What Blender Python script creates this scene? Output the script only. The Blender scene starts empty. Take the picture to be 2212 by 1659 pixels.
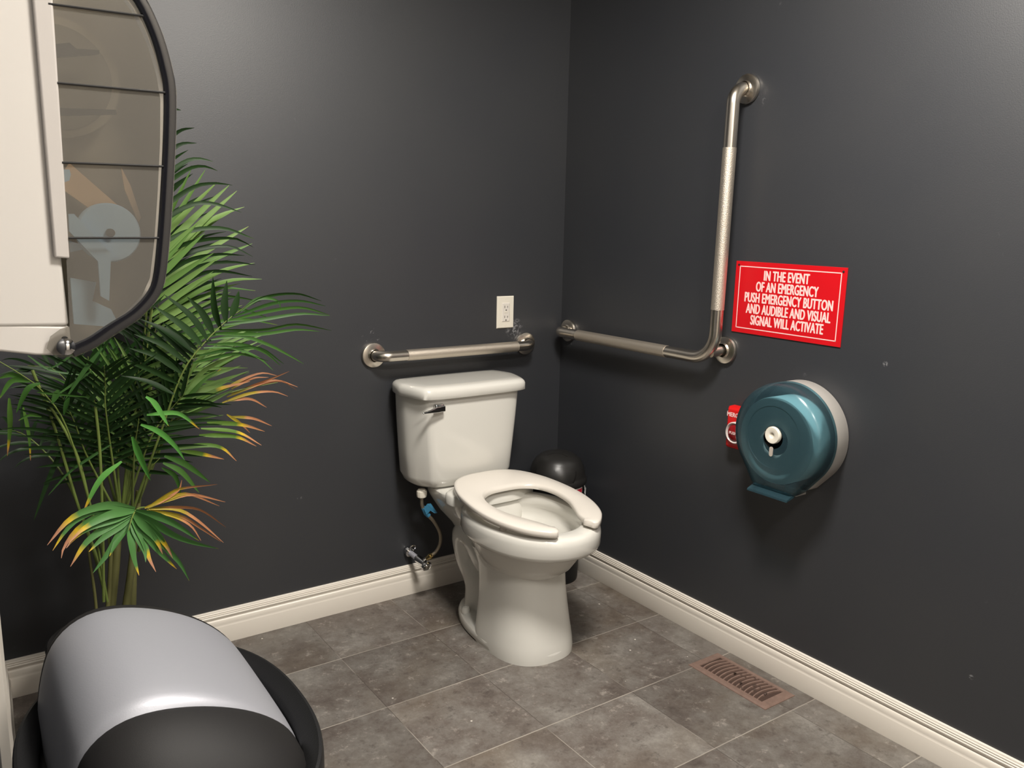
import bpy, bmesh, math, random
from mathutils import Vector, Matrix
R = math.radians
PI = math.pi
random.seed(7)
scene = bpy.context.scene
col = scene.collection

# ---------------------------------------------------------------- camera, world, exposure, lights
CAM = Vector((-1.9585, -2.4779, 1.2919)); YAW, PITCH, ROLL = 0.6110, 0.1872, 0.0199
FPX = 1796.1
cf = Vector((math.sin(YAW)*math.cos(PITCH), math.cos(YAW)*math.cos(PITCH), -math.sin(PITCH)))
cr0 = Vector((math.cos(YAW), -math.sin(YAW), 0)); cu0 = cr0.cross(cf)
cr = cr0*math.cos(ROLL) + cu0*math.sin(ROLL); cu = cu0*math.cos(ROLL) - cr0*math.sin(ROLL)
cam_d = bpy.data.cameras.new('camera'); cam = bpy.data.objects.new('camera', cam_d); col.objects.link(cam)
m = Matrix((cr, cu, -cf)).transposed().to_4x4(); m.translation = CAM
cam.matrix_world = m
cam_d.sensor_width = 36; cam_d.lens = 36*FPX/2212; cam_d.clip_start = 0.01
scene.camera = cam

def at(px, py, Y):
    """the point of the plane y = Y that the photograph shows at a pixel"""
    d = cf + cr*((px-1106)/FPX) - cu*((py-829.5)/FPX)
    return CAM + d*((Y-CAM.y)/d.y)

w = bpy.data.worlds.new('world'); scene.world = w; w.use_nodes = True
w.node_tree.nodes['Background'].inputs[0].default_value = (1, .96, .9, 1)
w.node_tree.nodes['Background'].inputs[1].default_value = 0.02
vs = scene.view_settings
vs.view_transform = 'Standard'; vs.look = 'None'; vs.gamma = 1; vs.use_curve_mapping = False
vs.exposure = 0.0

def lamp(name, loc, size, power, color, rot=(0, 0, 0), shape='DISK'):
    l = bpy.data.lights.new(name, 'AREA'); l.shape = shape; l.size = size; l.energy = power; l.color = color
    o = bpy.data.objects.new(name, l); col.objects.link(o); o.location = loc; o.rotation_euler = rot
    return o
LIGHT = (-1.0, -1.48, 2.36)
lamp('ceiling_lamp', LIGHT, 0.40, 58, (1, .945, .87))
lamp('ceiling_lamp_rear', (-1.25, -2.72, 2.36), 0.40, 31, (1, .945, .87))

# ---------------------------------------------------------------- helpers
def tag(o, label=None, cat=None, group=None, kind=None):
    if label: o['label'] = label
    if cat: o['category'] = cat
    if group: o['group'] = group
    if kind: o['kind'] = kind
    return o

def thing(name, loc, label, cat, group=None):
    o = bpy.data.objects.new(name, None); col.objects.link(o); o.location = loc
    o.empty_display_size = .05
    return tag(o, label, cat, group)

def origin(o):
    v = Vector((0, 0, 0))
    while o: v += Vector(o.location); o = o.parent
    return v

class MB:
    def __init__(s): s.v = []; s.f = []; s.uv = {}
    def add(s, vs_, fs):
        n = len(s.v); s.v += [Vector(p) for p in vs_]; s.f += [tuple(i+n for i in f) for f in fs]; return n
    def box(s, a, b):
        x0, y0, z0 = a; x1, y1, z1 = b
        s.add([(x0,y0,z0),(x1,y0,z0),(x1,y1,z0),(x0,y1,z0),(x0,y0,z1),(x1,y0,z1),(x1,y1,z1),(x0,y1,z1)],
              [(0,3,2,1),(4,5,6,7),(0,1,5,4),(1,2,6,5),(2,3,7,6),(3,0,4,7)]); return s
    def loft(s, rings, cap0=True, cap1=True, closed=True):
        n = len(rings[0]); vs_ = [p for r in rings for p in r]; fs = []
        for i in range(len(rings)-1):
            for j in range(n if closed else n-1):
                k = (j+1) % n; fs.append((i*n+j, i*n+k, (i+1)*n+k, (i+1)*n+j))
        if cap0: fs.append(tuple(reversed(range(n))))
        if cap1: fs.append(tuple((len(rings)-1)*n+j for j in range(n)))
        s.add(vs_, fs); return s
    def tube(s, pts, r, seg=16, caps=True):
        pts = [Vector(p) for p in pts]; rs = r if isinstance(r, (list, tuple)) else [r]*len(pts)
        T = [(pts[min(i+1, len(pts)-1)]-pts[max(i-1, 0)]).normalized() for i in range(len(pts))]
        n0 = T[0].orthogonal().normalized(); rings = []
        for i, p in enumerate(pts):
            n0 = (n0 - T[i]*n0.dot(T[i])).normalized(); b = T[i].cross(n0)
            rings.append([p + (n0*math.cos(a)+b*math.sin(a))*rs[i] for a in [2*PI*k/seg for k in range(seg)]])
        return s.loft(rings, caps, caps)
    def lathe(s, prof, c, axis=(0, 0, 1), seg=48, cap0=True, cap1=True):
        """prof: (radius, height along axis)"""
        ax = Vector(axis).normalized(); u = ax.orthogonal().normalized()
        if abs(ax.z) < .9: u = Vector((0, 0, 1)); u = (u-ax*u.dot(ax)).normalized()
        v = ax.cross(u); c = Vector(c)
        rings = [[c + ax*h + (u*math.cos(a)+v*math.sin(a))*max(r_, 1e-5) for a in [2*PI*k/seg for k in range(seg)]] for r_, h in prof]
        return s.loft(rings, cap0, cap1)
    def build(s, name, mat, parent=None, bevel=0, segs=3, smooth=True, angle=40, sub=0):
        off = origin(parent) if parent else Vector((0, 0, 0))
        me = bpy.data.meshes.new(name); me.from_pydata([tuple(p-off) for p in s.v], [], s.f); me.update()
        bm = bmesh.new(); bm.from_mesh(me); bmesh.ops.remove_doubles(bm, verts=bm.verts, dist=1e-6)
        bmesh.ops.recalc_face_normals(bm, faces=bm.faces); bm.to_mesh(me); bm.free()
        if smooth:
            me.shade_smooth(); me.set_sharp_from_angle(angle=R(angle))
        me.materials.append(mat)
        o = bpy.data.objects.new(name, me); col.objects.link(o)
        if parent: o.parent = parent
        if bevel:
            b = o.modifiers.new('bevel', 'BEVEL'); b.width = bevel; b.segments = segs; b.limit_method = 'ANGLE'; b.angle_limit = R(35)
            b.harden_normals = False
        if sub:
            b = o.modifiers.new('sub', 'SUBSURF'); b.levels = b.render_levels = sub
        return o

def spline(pts, n):
    """Catmull-Rom through points, n samples evenly in length"""
    P = [Vector(p) for p in pts]; P = [P[0]*2-P[1]] + P + [P[-1]*2-P[-2]]; out = []
    for i in range(1, len(P)-2):
        a, b, c, d = P[i-1:i+3]
        for k in range(24):
            t = k/24
            out.append(.5*((2*b)+(c-a)*t+(2*a-5*b+4*c-d)*t*t+(3*b-a-3*c+d)*t*t*t))
    out.append(P[-2])
    L = [0]
    for i in range(1, len(out)): L.append(L[-1]+(out[i]-out[i-1]).length)
    res = []; j = 0
    for k in range(n):
        t = L[-1]*k/(n-1)
        while j < len(L)-2 and L[j+1] < t: j += 1
        q = (t-L[j])/max(L[j+1]-L[j], 1e-9); res.append(out[j].lerp(out[j+1], min(max(q, 0), 1)))
    return res

def bend(pts, rad, seg=8):
    """polyline with rounded corners"""
    P = [Vector(p) for p in pts]; out = [P[0]]
    for i in range(1, len(P)-1):
        r_ = rad[i-1] if isinstance(rad, (list, tuple)) else rad
        a = (P[i-1]-P[i]).normalized(); b = (P[i+1]-P[i]).normalized(); ang = a.angle(b)
        d = r_/math.tan(ang/2); p0 = P[i]+a*d; p1 = P[i]+b*d; cen = P[i]+(a+b).normalized()*(r_/math.sin(ang/2))
        u = p0-cen; v = p1-cen
        th = u.angle(v)
        for k in range(seg+1):
            t = k/seg; out.append(cen+(u*math.sin((1-t)*th)+v*math.sin(t*th))/math.sin(th))
    return out+[P[-1]]

# ---------------------------------------------------------------- materials
def srgb(r, g, b):
    f = lambda c: (c/255/12.92) if c/255 <= .04045 else ((c/255+.055)/1.055)**2.4
    return (f(r), f(g), f(b), 1)

def mat(name, color, rough=.5, metal=0, spec=.5, coat=0, noise=0, nscale=8, bump=0, bscale=60, sub=0, aniso=0):
    mt = bpy.data.materials.new(name); mt.use_nodes = True; nt = mt.node_tree; b = nt.nodes['Principled BSDF']
    b.inputs['Base Color'].default_value = color; b.inputs['Roughness'].default_value = rough
    b.inputs['Metallic'].default_value = metal; b.inputs['Specular IOR Level'].default_value = spec
    b.inputs['Coat Weight'].default_value = coat; b.inputs['Coat Roughness'].default_value = .08
    b.inputs['Anisotropic'].default_value = aniso
    tc = nt.nodes.new('ShaderNodeTexCoord')
    if noise:
        n = nt.nodes.new('ShaderNodeTexNoise'); n.inputs['Scale'].default_value = nscale; n.inputs['Detail'].default_value = 6
        nt.links.new(tc.outputs['Object'], n.inputs['Vector'])
        mx = nt.nodes.new('ShaderNodeMix'); mx.data_type = 'RGBA'
        mx.inputs[6].default_value = tuple(c*(1-noise) for c in color[:3])+(1,)
        mx.inputs[7].default_value = tuple(min(1, c*(1+noise)) for c in color[:3])+(1,)
        nt.links.new(n.outputs['Fac'], mx.inputs[0]); nt.links.new(mx.outputs[2], b.inputs['Base Color'])
    if bump:
        n = nt.nodes.new('ShaderNodeTexNoise'); n.inputs['Scale'].default_value = bscale; n.inputs['Detail'].default_value = 3
        nt.links.new(tc.outputs['Object'], n.inputs['Vector'])
        bp = nt.nodes.new('ShaderNodeBump'); bp.inputs['Strength'].default_value = bump; bp.inputs['Distance'].default_value = .001
        nt.links.new(n.outputs['Fac'], bp.inputs['Height']); nt.links.new(bp.outputs['Normal'], b.inputs['Normal'])
    return mt

def see_through(name, tint, haze, haze_fac, rough=.08, ior=1.45):
    """thin tinted plastic: transparent tint + a share of milky diffuse + a fresnel gloss"""
    mt = bpy.data.materials.new(name); mt.use_nodes = True; nt = mt.node_tree; nt.nodes.clear()
    out = nt.nodes.new('ShaderNodeOutputMaterial'); tr = nt.nodes.new('ShaderNodeBsdfTransparent'); tr.inputs[0].default_value = tint
    df = nt.nodes.new('ShaderNodeBsdfDiffuse'); df.inputs[0].default_value = haze
    gl = nt.nodes.new('ShaderNodeBsdfGlossy'); gl.inputs['Roughness'].default_value = rough
    m1 = nt.nodes.new('ShaderNodeMixShader'); m1.inputs[0].default_value = haze_fac
    m2 = nt.nodes.new('ShaderNodeMixShader'); fr = nt.nodes.new('ShaderNodeFresnel'); fr.inputs[0].default_value = ior
    L = nt.links.new
    L(tr.outputs[0], m1.inputs[1]); L(df.outputs[0], m1.inputs[2]); L(fr.outputs[0], m2.inputs[0])
    L(m1.outputs[0], m2.inputs[1]); L(gl.outputs[0], m2.inputs[2]); L(m2.outputs[0], out.inputs[0])
    return mt

def wall_mat():
    mt = bpy.data.materials.new('charcoal_wall_paint'); mt.use_nodes = True; nt = mt.node_tree; b = nt.nodes['Principled BSDF']; L = nt.links.new
    tc = nt.nodes.new('ShaderNodeTexCoord')
    n = nt.nodes.new('ShaderNodeTexNoise'); n.inputs['Scale'].default_value = 2.2; n.inputs['Detail'].default_value = 5
    L(tc.outputs['Object'], n.inputs['Vector'])
    rp = nt.nodes.new('ShaderNodeValToRGB'); rp.color_ramp.elements[0].position = .3; rp.color_ramp.elements[1].position = .75
    rp.color_ramp.elements[0].color = srgb(41, 43, 48); rp.color_ramp.elements[1].color = srgb(47, 48, 51)
    L(n.outputs['Fac'], rp.inputs[0])
    # a few pale scuffs
    s = nt.nodes.new('ShaderNodeTexNoise'); s.inputs['Scale'].default_value = 26; s.inputs['Detail'].default_value = 8
    L(tc.outputs['Object'], s.inputs['Vector'])
    sr = nt.nodes.new('ShaderNodeMapRange'); sr.inputs[1].default_value = .72; sr.inputs[2].default_value = .82; sr.inputs[4].default_value = .25
    L(s.outputs['Fac'], sr.inputs[0])
    # chalky scuffs where the bars were fitted and a few knocks lower down
    sc2 = nt.nodes.new('ShaderNodeTexNoise'); sc2.inputs['Scale'].default_value = 70; sc2.inputs['Detail'].default_value = 9; sc2.inputs['Distortion'].default_value = 1.5
    L(tc.outputs['Object'], sc2.inputs['Vector']); tot = sr.outputs[0]
    for cx, cy, cz, rad, th in ((-.218, 0, .925, .042, .50), (-.235, 0, .850, .03, .58), (-.79, 0, .925, .04, .60), (-.55, 0, .965, .03, .66), (0, -.86, 1.66, .03, .62), (0, -.80, .885, .03, .60),
                            (0, -1.32, .97, .008, .42), (0, -1.62, .255, .007, .40), (-1.05, 0, .42, .02, .58), (0, -.045, .86, .03, .60)):
        dn = nt.nodes.new('ShaderNodeVectorMath'); dn.operation = 'DISTANCE'; L(tc.outputs['Object'], dn.inputs[0]); dn.inputs[1].default_value = (cx, cy, cz)
        m1 = nt.nodes.new('ShaderNodeMapRange'); m1.inputs[1].default_value = rad; m1.inputs[2].default_value = rad*.5; L(dn.outputs['Value'], m1.inputs[0])
        m2 = nt.nodes.new('ShaderNodeMapRange'); m2.inputs[1].default_value = th; m2.inputs[2].default_value = th+.1; m2.inputs[4].default_value = .9; L(sc2.outputs['Fac'], m2.inputs[0])
        mm = nt.nodes.new('ShaderNodeMath'); mm.operation = 'MULTIPLY'; L(m1.outputs[0], mm.inputs[0]); L(m2.outputs[0], mm.inputs[1])
        ma = nt.nodes.new('ShaderNodeMath'); ma.operation = 'MAXIMUM'; L(tot, ma.inputs[0]); L(mm.outputs[0], ma.inputs[1]); tot = ma.outputs[0]
    mx = nt.nodes.new('ShaderNodeMix'); mx.data_type = 'RGBA'; mx.inputs[7].default_value = srgb(128, 128, 130)
    L(tot, mx.inputs[0]); L(rp.outputs[0], mx.inputs[6]); L(mx.outputs[2], b.inputs['Base Color'])
    b.inputs['Roughness'].default_value = .48; b.inputs['Specular IOR Level'].default_value = .85
    f = nt.nodes.new('ShaderNodeTexNoise'); f.inputs['Scale'].default_value = 320; f.inputs['Detail'].default_value = 2
    L(tc.outputs['Object'], f.inputs['Vector'])
    bp = nt.nodes.new('ShaderNodeBump'); bp.inputs['Strength'].default_value = .25; bp.inputs['Distance'].default_value = .0006
    L(f.outputs['Fac'], bp.inputs['Height']); L(bp.outputs[0], b.inputs['Normal'])
    return mt

def floor_mat():
    mt = bpy.data.materials.new('slate_vinyl_tile'); mt.use_nodes = True; nt = mt.node_tree; b = nt.nodes['Principled BSDF']; L = nt.links.new
    N = nt.nodes.new
    tc = N('ShaderNodeTexCoord'); sp = N('ShaderNodeSeparateXYZ'); L(tc.outputs['Object'], sp.inputs[0])
    def mth(op, a, c=None, d=None):
        q = N('ShaderNodeMath'); q.operation = op
        for i, v in enumerate((a, c, d)):
            if v is None: continue
            if isinstance(v, (int, float)): q.inputs[i].default_value = v
            else: L(v, q.inputs[i])
        return q.outputs[0]
    # a slight wobble so that joints are not ruler straight
    wn = N('ShaderNodeTexNoise'); wn.inputs['Scale'].default_value = 9; L(tc.outputs['Object'], wn.inputs['Vector'])
    wob = mth('MULTIPLY', mth('SUBTRACT', wn.outputs['Fac'], .5), .003)
    u = mth('DIVIDE', mth('ADD', mth('ADD', sp.outputs[0], .1205), wob), .3072)
    v = mth('DIVIDE', mth('ADD', mth('ADD', sp.outputs[1], .2985), wob), .3085)
    du = mth('ABSOLUTE', mth('SUBTRACT', u, mth('ROUND', u))); dv = mth('ABSOLUTE', mth('SUBTRACT', v, mth('ROUND', v)))
    ju = mth('LESS_THAN', du, .0034); jv = mth('LESS_THAN', dv, .0050)
    cell = N('ShaderNodeCombineXYZ'); L(mth('FLOOR', u), cell.inputs[0]); L(mth('FLOOR', v), cell.inputs[1])
    wh = N('ShaderNodeTexWhiteNoise'); wh.noise_dimensions = '3D'; L(cell.outputs[0], wh.inputs['Vector'])
    off = N('ShaderNodeVectorMath'); off.operation = 'MULTIPLY_ADD'; off.inputs[1].default_value = (7, 7, 7)
    L(wh.outputs['Color'], off.inputs[0]); L(tc.outputs['Object'], off.inputs[2])
    n1 = N('ShaderNodeTexNoise'); n1.inputs['Scale'].default_value = 5; n1.inputs['Detail'].default_value = 10; n1.inputs['Roughness'].default_value = .76
    L(off.outputs[0], n1.inputs['Vector'])
    rp = N('ShaderNodeValToRGB'); e = rp.color_ramp.elements
    e[0].position = .30; e[0].color = srgb(78, 71, 66); e[1].position = .72; e[1].color = srgb(152, 148, 141)
    k = rp.color_ramp.elements.new(.44); k.color = srgb(102, 94, 88); k = rp.color_ramp.elements.new(.56); k.color = srgb(121, 116, 110)
    L(n1.outputs['Fac'], rp.inputs[0])
    n2 = N('ShaderNodeTexNoise'); n2.inputs['Scale'].default_value = 2.3; n2.inputs['Detail'].default_value = 4; L(off.outputs[0], n2.inputs['Vector'])
    m2r = N('ShaderNodeMapRange'); m2r.inputs[1].default_value = .48; m2r.inputs[2].default_value = .75; m2r.inputs[4].default_value = .55
    L(n2.outputs['Fac'], m2r.inputs[0])
    br = N('ShaderNodeMix'); br.data_type = 'RGBA'; br.inputs[7].default_value = srgb(112, 98, 80)
    L(m2r.outputs[0], br.inputs[0]); L(rp.outputs[0], br.inputs[6])
    # per tile lightness
    hv = N('ShaderNodeHueSaturation'); L(br.outputs[2], hv.inputs['Color'])
    L(mth('MULTIPLY_ADD', wh.outputs['Value'], .24, .77), hv.inputs['Value'])
    # fine pale scratches
    n3 = N('ShaderNodeTexNoise'); n3.inputs['Scale'].default_value = 24; n3.inputs['Detail'].default_value = 9; n3.inputs['Roughness'].default_value = .75
    L(off.outputs[0], n3.inputs['Vector'])
    s3 = N('ShaderNodeMapRange'); s3.inputs[1].default_value = .57; s3.inputs[2].default_value = .70; s3.inputs[4].default_value = .6
    L(n3.outputs['Fac'], s3.inputs[0])
    sc = N('ShaderNodeMix'); sc.data_type = 'RGBA'; sc.inputs[7].default_value = srgb(168, 161, 152)
    L(s3.outputs[0], sc.inputs[0]); L(hv.outputs[0], sc.inputs[6])
    d3 = N('ShaderNodeMapRange'); d3.inputs[1].default_value = .45; d3.inputs[2].default_value = .33; d3.inputs[3].default_value = 0; d3.inputs[4].default_value = .6
    L(n3.outputs['Fac'], d3.inputs[0])
    dk = N('ShaderNodeMix'); dk.data_type = 'RGBA'; dk.inputs[7].default_value = srgb(66, 58, 54)
    L(d3.outputs[0], dk.inputs[0]); L(sc.outputs[2], dk.inputs[6])
    # joints: rows (along x) pale, columns partly dark
    n4 = N('ShaderNodeTexNoise'); n4.inputs['Scale'].default_value = 3.1; n4.inputs['Detail'].default_value = 2; L(tc.outputs['Object'], n4.inputs['Vector'])
    st = N('ShaderNodeMapRange'); st.inputs[1].default_value = .52; st.inputs[2].default_value = .60; L(n4.outputs['Fac'], st.inputs[0])
    gc = N('ShaderNodeMix'); gc.data_type = 'RGBA'; gc.inputs[6].default_value = srgb(70, 63, 58); gc.inputs[7].default_value = srgb(165, 158, 148)
    L(st.outputs[0], gc.inputs[0])
    mu = N('ShaderNodeMix'); mu.data_type = 'RGBA'; L(mth('MULTIPLY', ju, .75), mu.inputs[0]); L(dk.outputs[2], mu.inputs[6]); L(gc.outputs[2], mu.inputs[7])
    s4 = N('ShaderNodeMapRange'); s4.inputs[1].default_value = .3; s4.inputs[2].default_value = .6; s4.inputs[3].default_value = .25; s4.inputs[4].default_value = .85
    L(n4.outputs['Fac'], s4.inputs[0])
    mv = N('ShaderNodeMix'); mv.data_type = 'RGBA'; mv.inputs[7].default_value = srgb(172, 165, 154)
    L(mth('MULTIPLY', jv, s4.outputs[0]), mv.inputs[0]); L(mu.outputs[2], mv.inputs[6])
    # white plaster specks
    vo = N('ShaderNodeTexVoronoi'); vo.inputs['Scale'].default_value = 15; L(tc.outputs['Object'], vo.inputs['Vector'])
    wv = N('ShaderNodeSeparateColor'); L(vo.outputs['Color'], wv.inputs[0])
    spk = mth('MULTIPLY', mth('LESS_THAN', vo.outputs['Distance'], .045), mth('GREATER_THAN', wv.outputs[0], .72))
    ms = N('ShaderNodeMix'); ms.data_type = 'RGBA'; ms.inputs[7].default_value = srgb(214, 208, 198)
    L(mth('MULTIPLY', spk, .8), ms.inputs[0]); L(mv.outputs[2], ms.inputs[6]); L(ms.outputs[2], b.inputs['Base Color'])
    b.inputs['Roughness'].default_value = .48; b.inputs['Specular IOR Level'].default_value = .4
    bp = N('ShaderNodeBump'); bp.inputs['Strength'].default_value = .35; bp.inputs['Distance'].default_value = .0015
    L(mth('SUBTRACT', n3.outputs['Fac'], mth('MULTIPLY', mth('MAXIMUM', ju, jv), .6)), bp.inputs['Height']); L(bp.outputs[0], b.inputs['Normal'])
    return mt

M_wall = wall_mat(); M_floor = floor_mat()
M_ceil = mat('ceiling_white', srgb(205, 200, 192), .8)
M_trim = mat('trim_white_paint', srgb(226, 219, 208), .32, bump=.12, bscale=40)
M_porc = mat('vitreous_china', srgb(213, 211, 204), .12, spec=.5, coat=.3)
M_seat = mat('seat_plastic', srgb(218, 212, 203), .2)
M_steel = mat('brushed_steel', srgb(214, 206, 194), .27, metal=1, noise=.06, nscale=30)
M_knurl = mat('peened_steel', srgb(214, 204, 190), .5, metal=1, bump=1.0, bscale=420)
M_chrome = mat('chrome', srgb(205, 205, 205), .1, metal=1)
M_blackp = mat('black_plastic', srgb(20, 20, 21), .45, spec=.28, bump=.3, bscale=300)
M_blackd = mat('black_matte_plastic', srgb(24, 23, 23), .60, spec=.22, bump=.12, bscale=900, noise=.1)
M_silver = mat('silver_painted_plastic', srgb(140, 141, 147), .48, metal=.35, bump=.1, bscale=500)
M_white = mat('white_plastic', srgb(226, 220, 206), .35)
M_dark = mat('dark_hole', srgb(20, 18, 16), .7)
M_grey = mat('grey_plastic', srgb(164, 160, 155), .5, bump=.1, bscale=300)
M_cream = mat('cream_plastic', srgb(230, 225, 219), .42)

def obj_struct(o): return tag(o, kind='structure')

# ---------------------------------------------------------------- room
H = 2.44
def lx(y): return -1.8915 + .0405*y         # inner face of the left wall, a touch out of square
b = MB().box((-2.6, -3.3, -.08), (.12, .12, 0)).build('floor', M_floor, smooth=False); obj_struct(b)
b = MB().box((-2.6, -3.3, H), (.12, .12, H+.08)).build('ceiling', M_ceil, smooth=False); obj_struct(b)
b = MB().box((-2.6, 0, 0), (.12, .12, H)).build('wall_back', M_wall, smooth=False); obj_struct(b)
b = MB().box((0, -3.18, 0), (.12, 0, H)).build('wall_right', M_wall, smooth=False); obj_struct(b)
b = MB().box((-2.6, -3.3, 0), (.12, -3.18, H)).build('wall_front', M_wall, smooth=False); obj_struct(b)
mb = MB(); y0, y1 = 0, -3.18
mb.add([(lx(y0), y0, 0), (lx(y1), y1, 0), (lx(y1)-.12, y1, 0), (lx(y0)-.12, y0, 0), (lx(y0), y0, H), (lx(y1), y1, H), (lx(y1)-.12, y1, H), (lx(y0)-.12, y0, H)],
       [(0,3,2,1),(4,5,6,7),(0,1,5,4),(1,2,6,5),(2,3,7,6),(3,0,4,7)])
obj_struct(mb.build('wall_left', M_wall, smooth=False))

BP = [(0, 0), (.0155, 0), (.016, .002), (.016, .0545), (.0154, .0560), (.0130, .0585), (.0128, .0610), (.0130, .0640), (.0124, .0690), (.0108, .0735), (.0082, .0765), (.0058, .0780),
      (.0054, .0795), (.0070, .0825), (.0104, .0850), (.0116, .0868), (.0112, .0892), (.0094, .0902), (.0088, .0910), (.0100, .0925), (.0102, .0945), (.0086, .0955),
      (.0076, .0962), (.0086, .0978), (.0086, .1000), (.0066, .1012), (.0060, .1025), (.0062, .1050), (.0045, .1070), (0, .1072)]
def base(name, A, B, nrm, mA=0, mB=0):
    A = Vector(A); B = Vector(B); nrm = Vector(nrm).normalized(); d = (B-A).normalized()
    r0 = [A + nrm*p + Vector((0, 0, z)) + d*(p*mA) for p, z in BP]; r1 = [B + nrm*p + Vector((0, 0, z)) - d*(p*mB) for p, z in BP]
    return obj_struct(MB().loft([r0, r1]).build(name, M_trim, angle=50))
base('baseboard_back', (lx(0), 0, 0), (0, 0, 0), (0, -1, 0), .96, 1)
base('baseboard_right', (0, 0, 0), (0, -3.18, 0), (-1, 0, 0), 1, 1)
base('baseboard_left', (lx(-.98), -.98, 0), (lx(0), 0, 0), (1, -.0405, 0), 0, 1.04)
mb = MB(); cy0, cy1, ct = -.98, -1.045, .017
mb.add([(lx(cy0)-.001, cy0, 0), (lx(cy0)+ct*.6, cy0, 0), (lx(cy0)+ct, cy0-.008, 0), (lx(cy1)+ct*.8, cy1, 0), (lx(cy1)-.001, cy1, 0)] +
       [(lx(cy0)-.001, cy0, 2.1), (lx(cy0)+ct*.6, cy0, 2.1), (lx(cy0)+ct, cy0-.008, 2.1), (lx(cy1)+ct*.8, cy1, 2.1), (lx(cy1)-.001, cy1, 2.1)],
       [(0,1,2,3,4),(5,6,7,8,9),(0,1,6,5),(1,2,7,6),(2,3,8,7),(3,4,9,8),(4,0,5,9)])
obj_struct(mb.build('trim_1', M_trim, angle=30))

mb = MB().box((-1.62, -3.18, .008), (-.76, -3.150, 2.06)); d1 = mb.build('reflector_door', M_trim, bevel=.002); obj_struct(d1)  # white door added unseen behind the camera, for steel and plastic to reflect
for z0, z1 in ((.2, .95), (1.1, 1.9)):
    for x0, x1 in ((-1.53, -1.24), (-1.14, -.85)):
        MB().loft([[Vector((x, -3.1502+dy, z)) for x, z in ((x0+g, z0+g), (x1-g, z0+g), (x1-g, z1-g), (x0+g, z1-g))] for g, dy in ((0, 0), (.012, .006), (.03, .006), (.04, .002))], True, True).build('reflector_door_panel', M_trim, d1, smooth=False)
MB().lathe([(.028, 0), (.028, .006), (.010, .008), (.010, .03), (.026, .04), (.027, .055), (.015, .066), (0, .067)], (-.83, -3.15, 1.0), (0, 1, 0), 28).build('reflector_door_handle', M_chrome, d1)
mb = MB(); mb.box((-1.70, -3.18, 0), (-1.625, -3.160, 2.14)).box((-.755, -3.18, 0), (-.68, -3.160, 2.14)).box((-1.70, -3.18, 2.065), (-.68, -3.160, 2.14)); obj_struct(mb.build('reflector_door_trim', M_trim, bevel=.003))  # casing of the added door
# ceiling lamps, above the frame
M_glow = bpy.data.materials.new('lamp_glass'); M_glow.use_nodes = True
bb = M_glow.node_tree.nodes['Principled BSDF']; bb.inputs['Base Color'].default_value = (.9, .88, .84, 1)
bb.inputs['Emission Color'].default_value = (1, .945, .86, 1); bb.inputs['Emission Strength'].default_value = 12
for (x, y, s_) in ((LIGHT[0], LIGHT[1], 'above the middle of the room'), (-1.25, -2.72, 'above the end behind the camera')):
    t = thing('ceiling_light', (x, y, H), 'round flush ceiling light ' + s_, 'ceiling light', 'ceiling lights')
    MB().lathe([(.215, 0), (.22, -.004), (.22, -.02), (.205, -.024)], (x, y, H), seg=40).build('rim', M_white, t)
    MB().lathe([(.205, -.02), (.20, -.045), (.19, -.058), (.0, -.060)], (x, y, H), seg=40).build('diffuser', M_glow, t)

# ---------------------------------------------------------------- toilet
XC = -.512
def egg(a, yb, yf, z, xc=XC, ym=.5, e=2.0, eb=None, n=72):
    yc = yb+(yf-yb)*ym; out = []
    for k in range(n):
        t = 2*PI*k/n; s_, c_ = math.sin(t), math.cos(t); ee = e if c_ < 0 else (eb or e)
        x = a*math.copysign(abs(s_)**(2/ee), s_); q = abs(c_)**(2/ee)
        out.append(Vector((xc+x, yc+(yb-yc)*q if c_ > 0 else yc+(yf-yc)*q, z)))
    return out
def dshape(hb, hm, hf, yb, ym, yf, z, it=2, xc=-.522, back=.02):
    P = [(-hb, yb), (-hm, ym), (-hf, yf), (hf, yf), (hm, ym), (hb, yb)]
    # front bows a little
    P = [(-hb+.02, yb), (-hb, yb-.02), (-hm, ym), (-hm+.004, ym-.03), (-hf-.006, yf+.028), (-hf+.012, yf+.004), (-hf*.5, yf-.004), (hf*.5, yf-.004), (hf-.012, yf+.004), (hf+.006, yf+.028), (hm-.004, ym-.03), (hm, ym), (hb, yb-.02), (hb-.02, yb)]
    for _ in range(it):
        Q = []
        for i in range(len(P)):
            a, b_ = P[i], P[(i+1) % len(P)]
            Q += [(a[0]*.75+b_[0]*.25, a[1]*.75+b_[1]*.25), (a[0]*.25+b_[0]*.75, a[1]*.25+b_[1]*.75)]
        P = Q
    return [Vector((xc+x, y, z)) for x, y in P]

toilet = thing('toilet', (XC, -.43, 0), 'white two-piece toilet with tank, standing in the corner of the room', 'toilet')
mb = MB()
# foot plate with rounded top edge
mb.loft([egg(.128, -.195, -.655, 0, ym=.62, e=2.3, eb=2.2), egg(.134, -.19, -.664, .006, ym=.62, e=2.3, eb=2.2), egg(.134, -.19, -.664, .026, ym=.62, e=2.3, eb=2.2),
         egg(.128, -.196, -.657, .037, ym=.62, e=2.3, eb=2.2), egg(.115, -.21, -.64, .042, ym=.62, e=2.3, eb=2.2)])
# front column
C = [(.0, .133, -.40, -.664), (.02, .134, -.40, -.664), (.045, .1325, -.40, -.659), (.09, .127, -.40, -.649), (.14, .121, -.40, -.640), (.19, .116, -.395, -.634), (.235, .114, -.385, -.632), (.262, .118, -.37, -.640), (.285, .128, -.36, -.66)]
mb.loft([egg(a, yb, yf, z*1.075, ym=.42, e=2.45, eb=7) for z, a, yb, yf in C])
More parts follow.
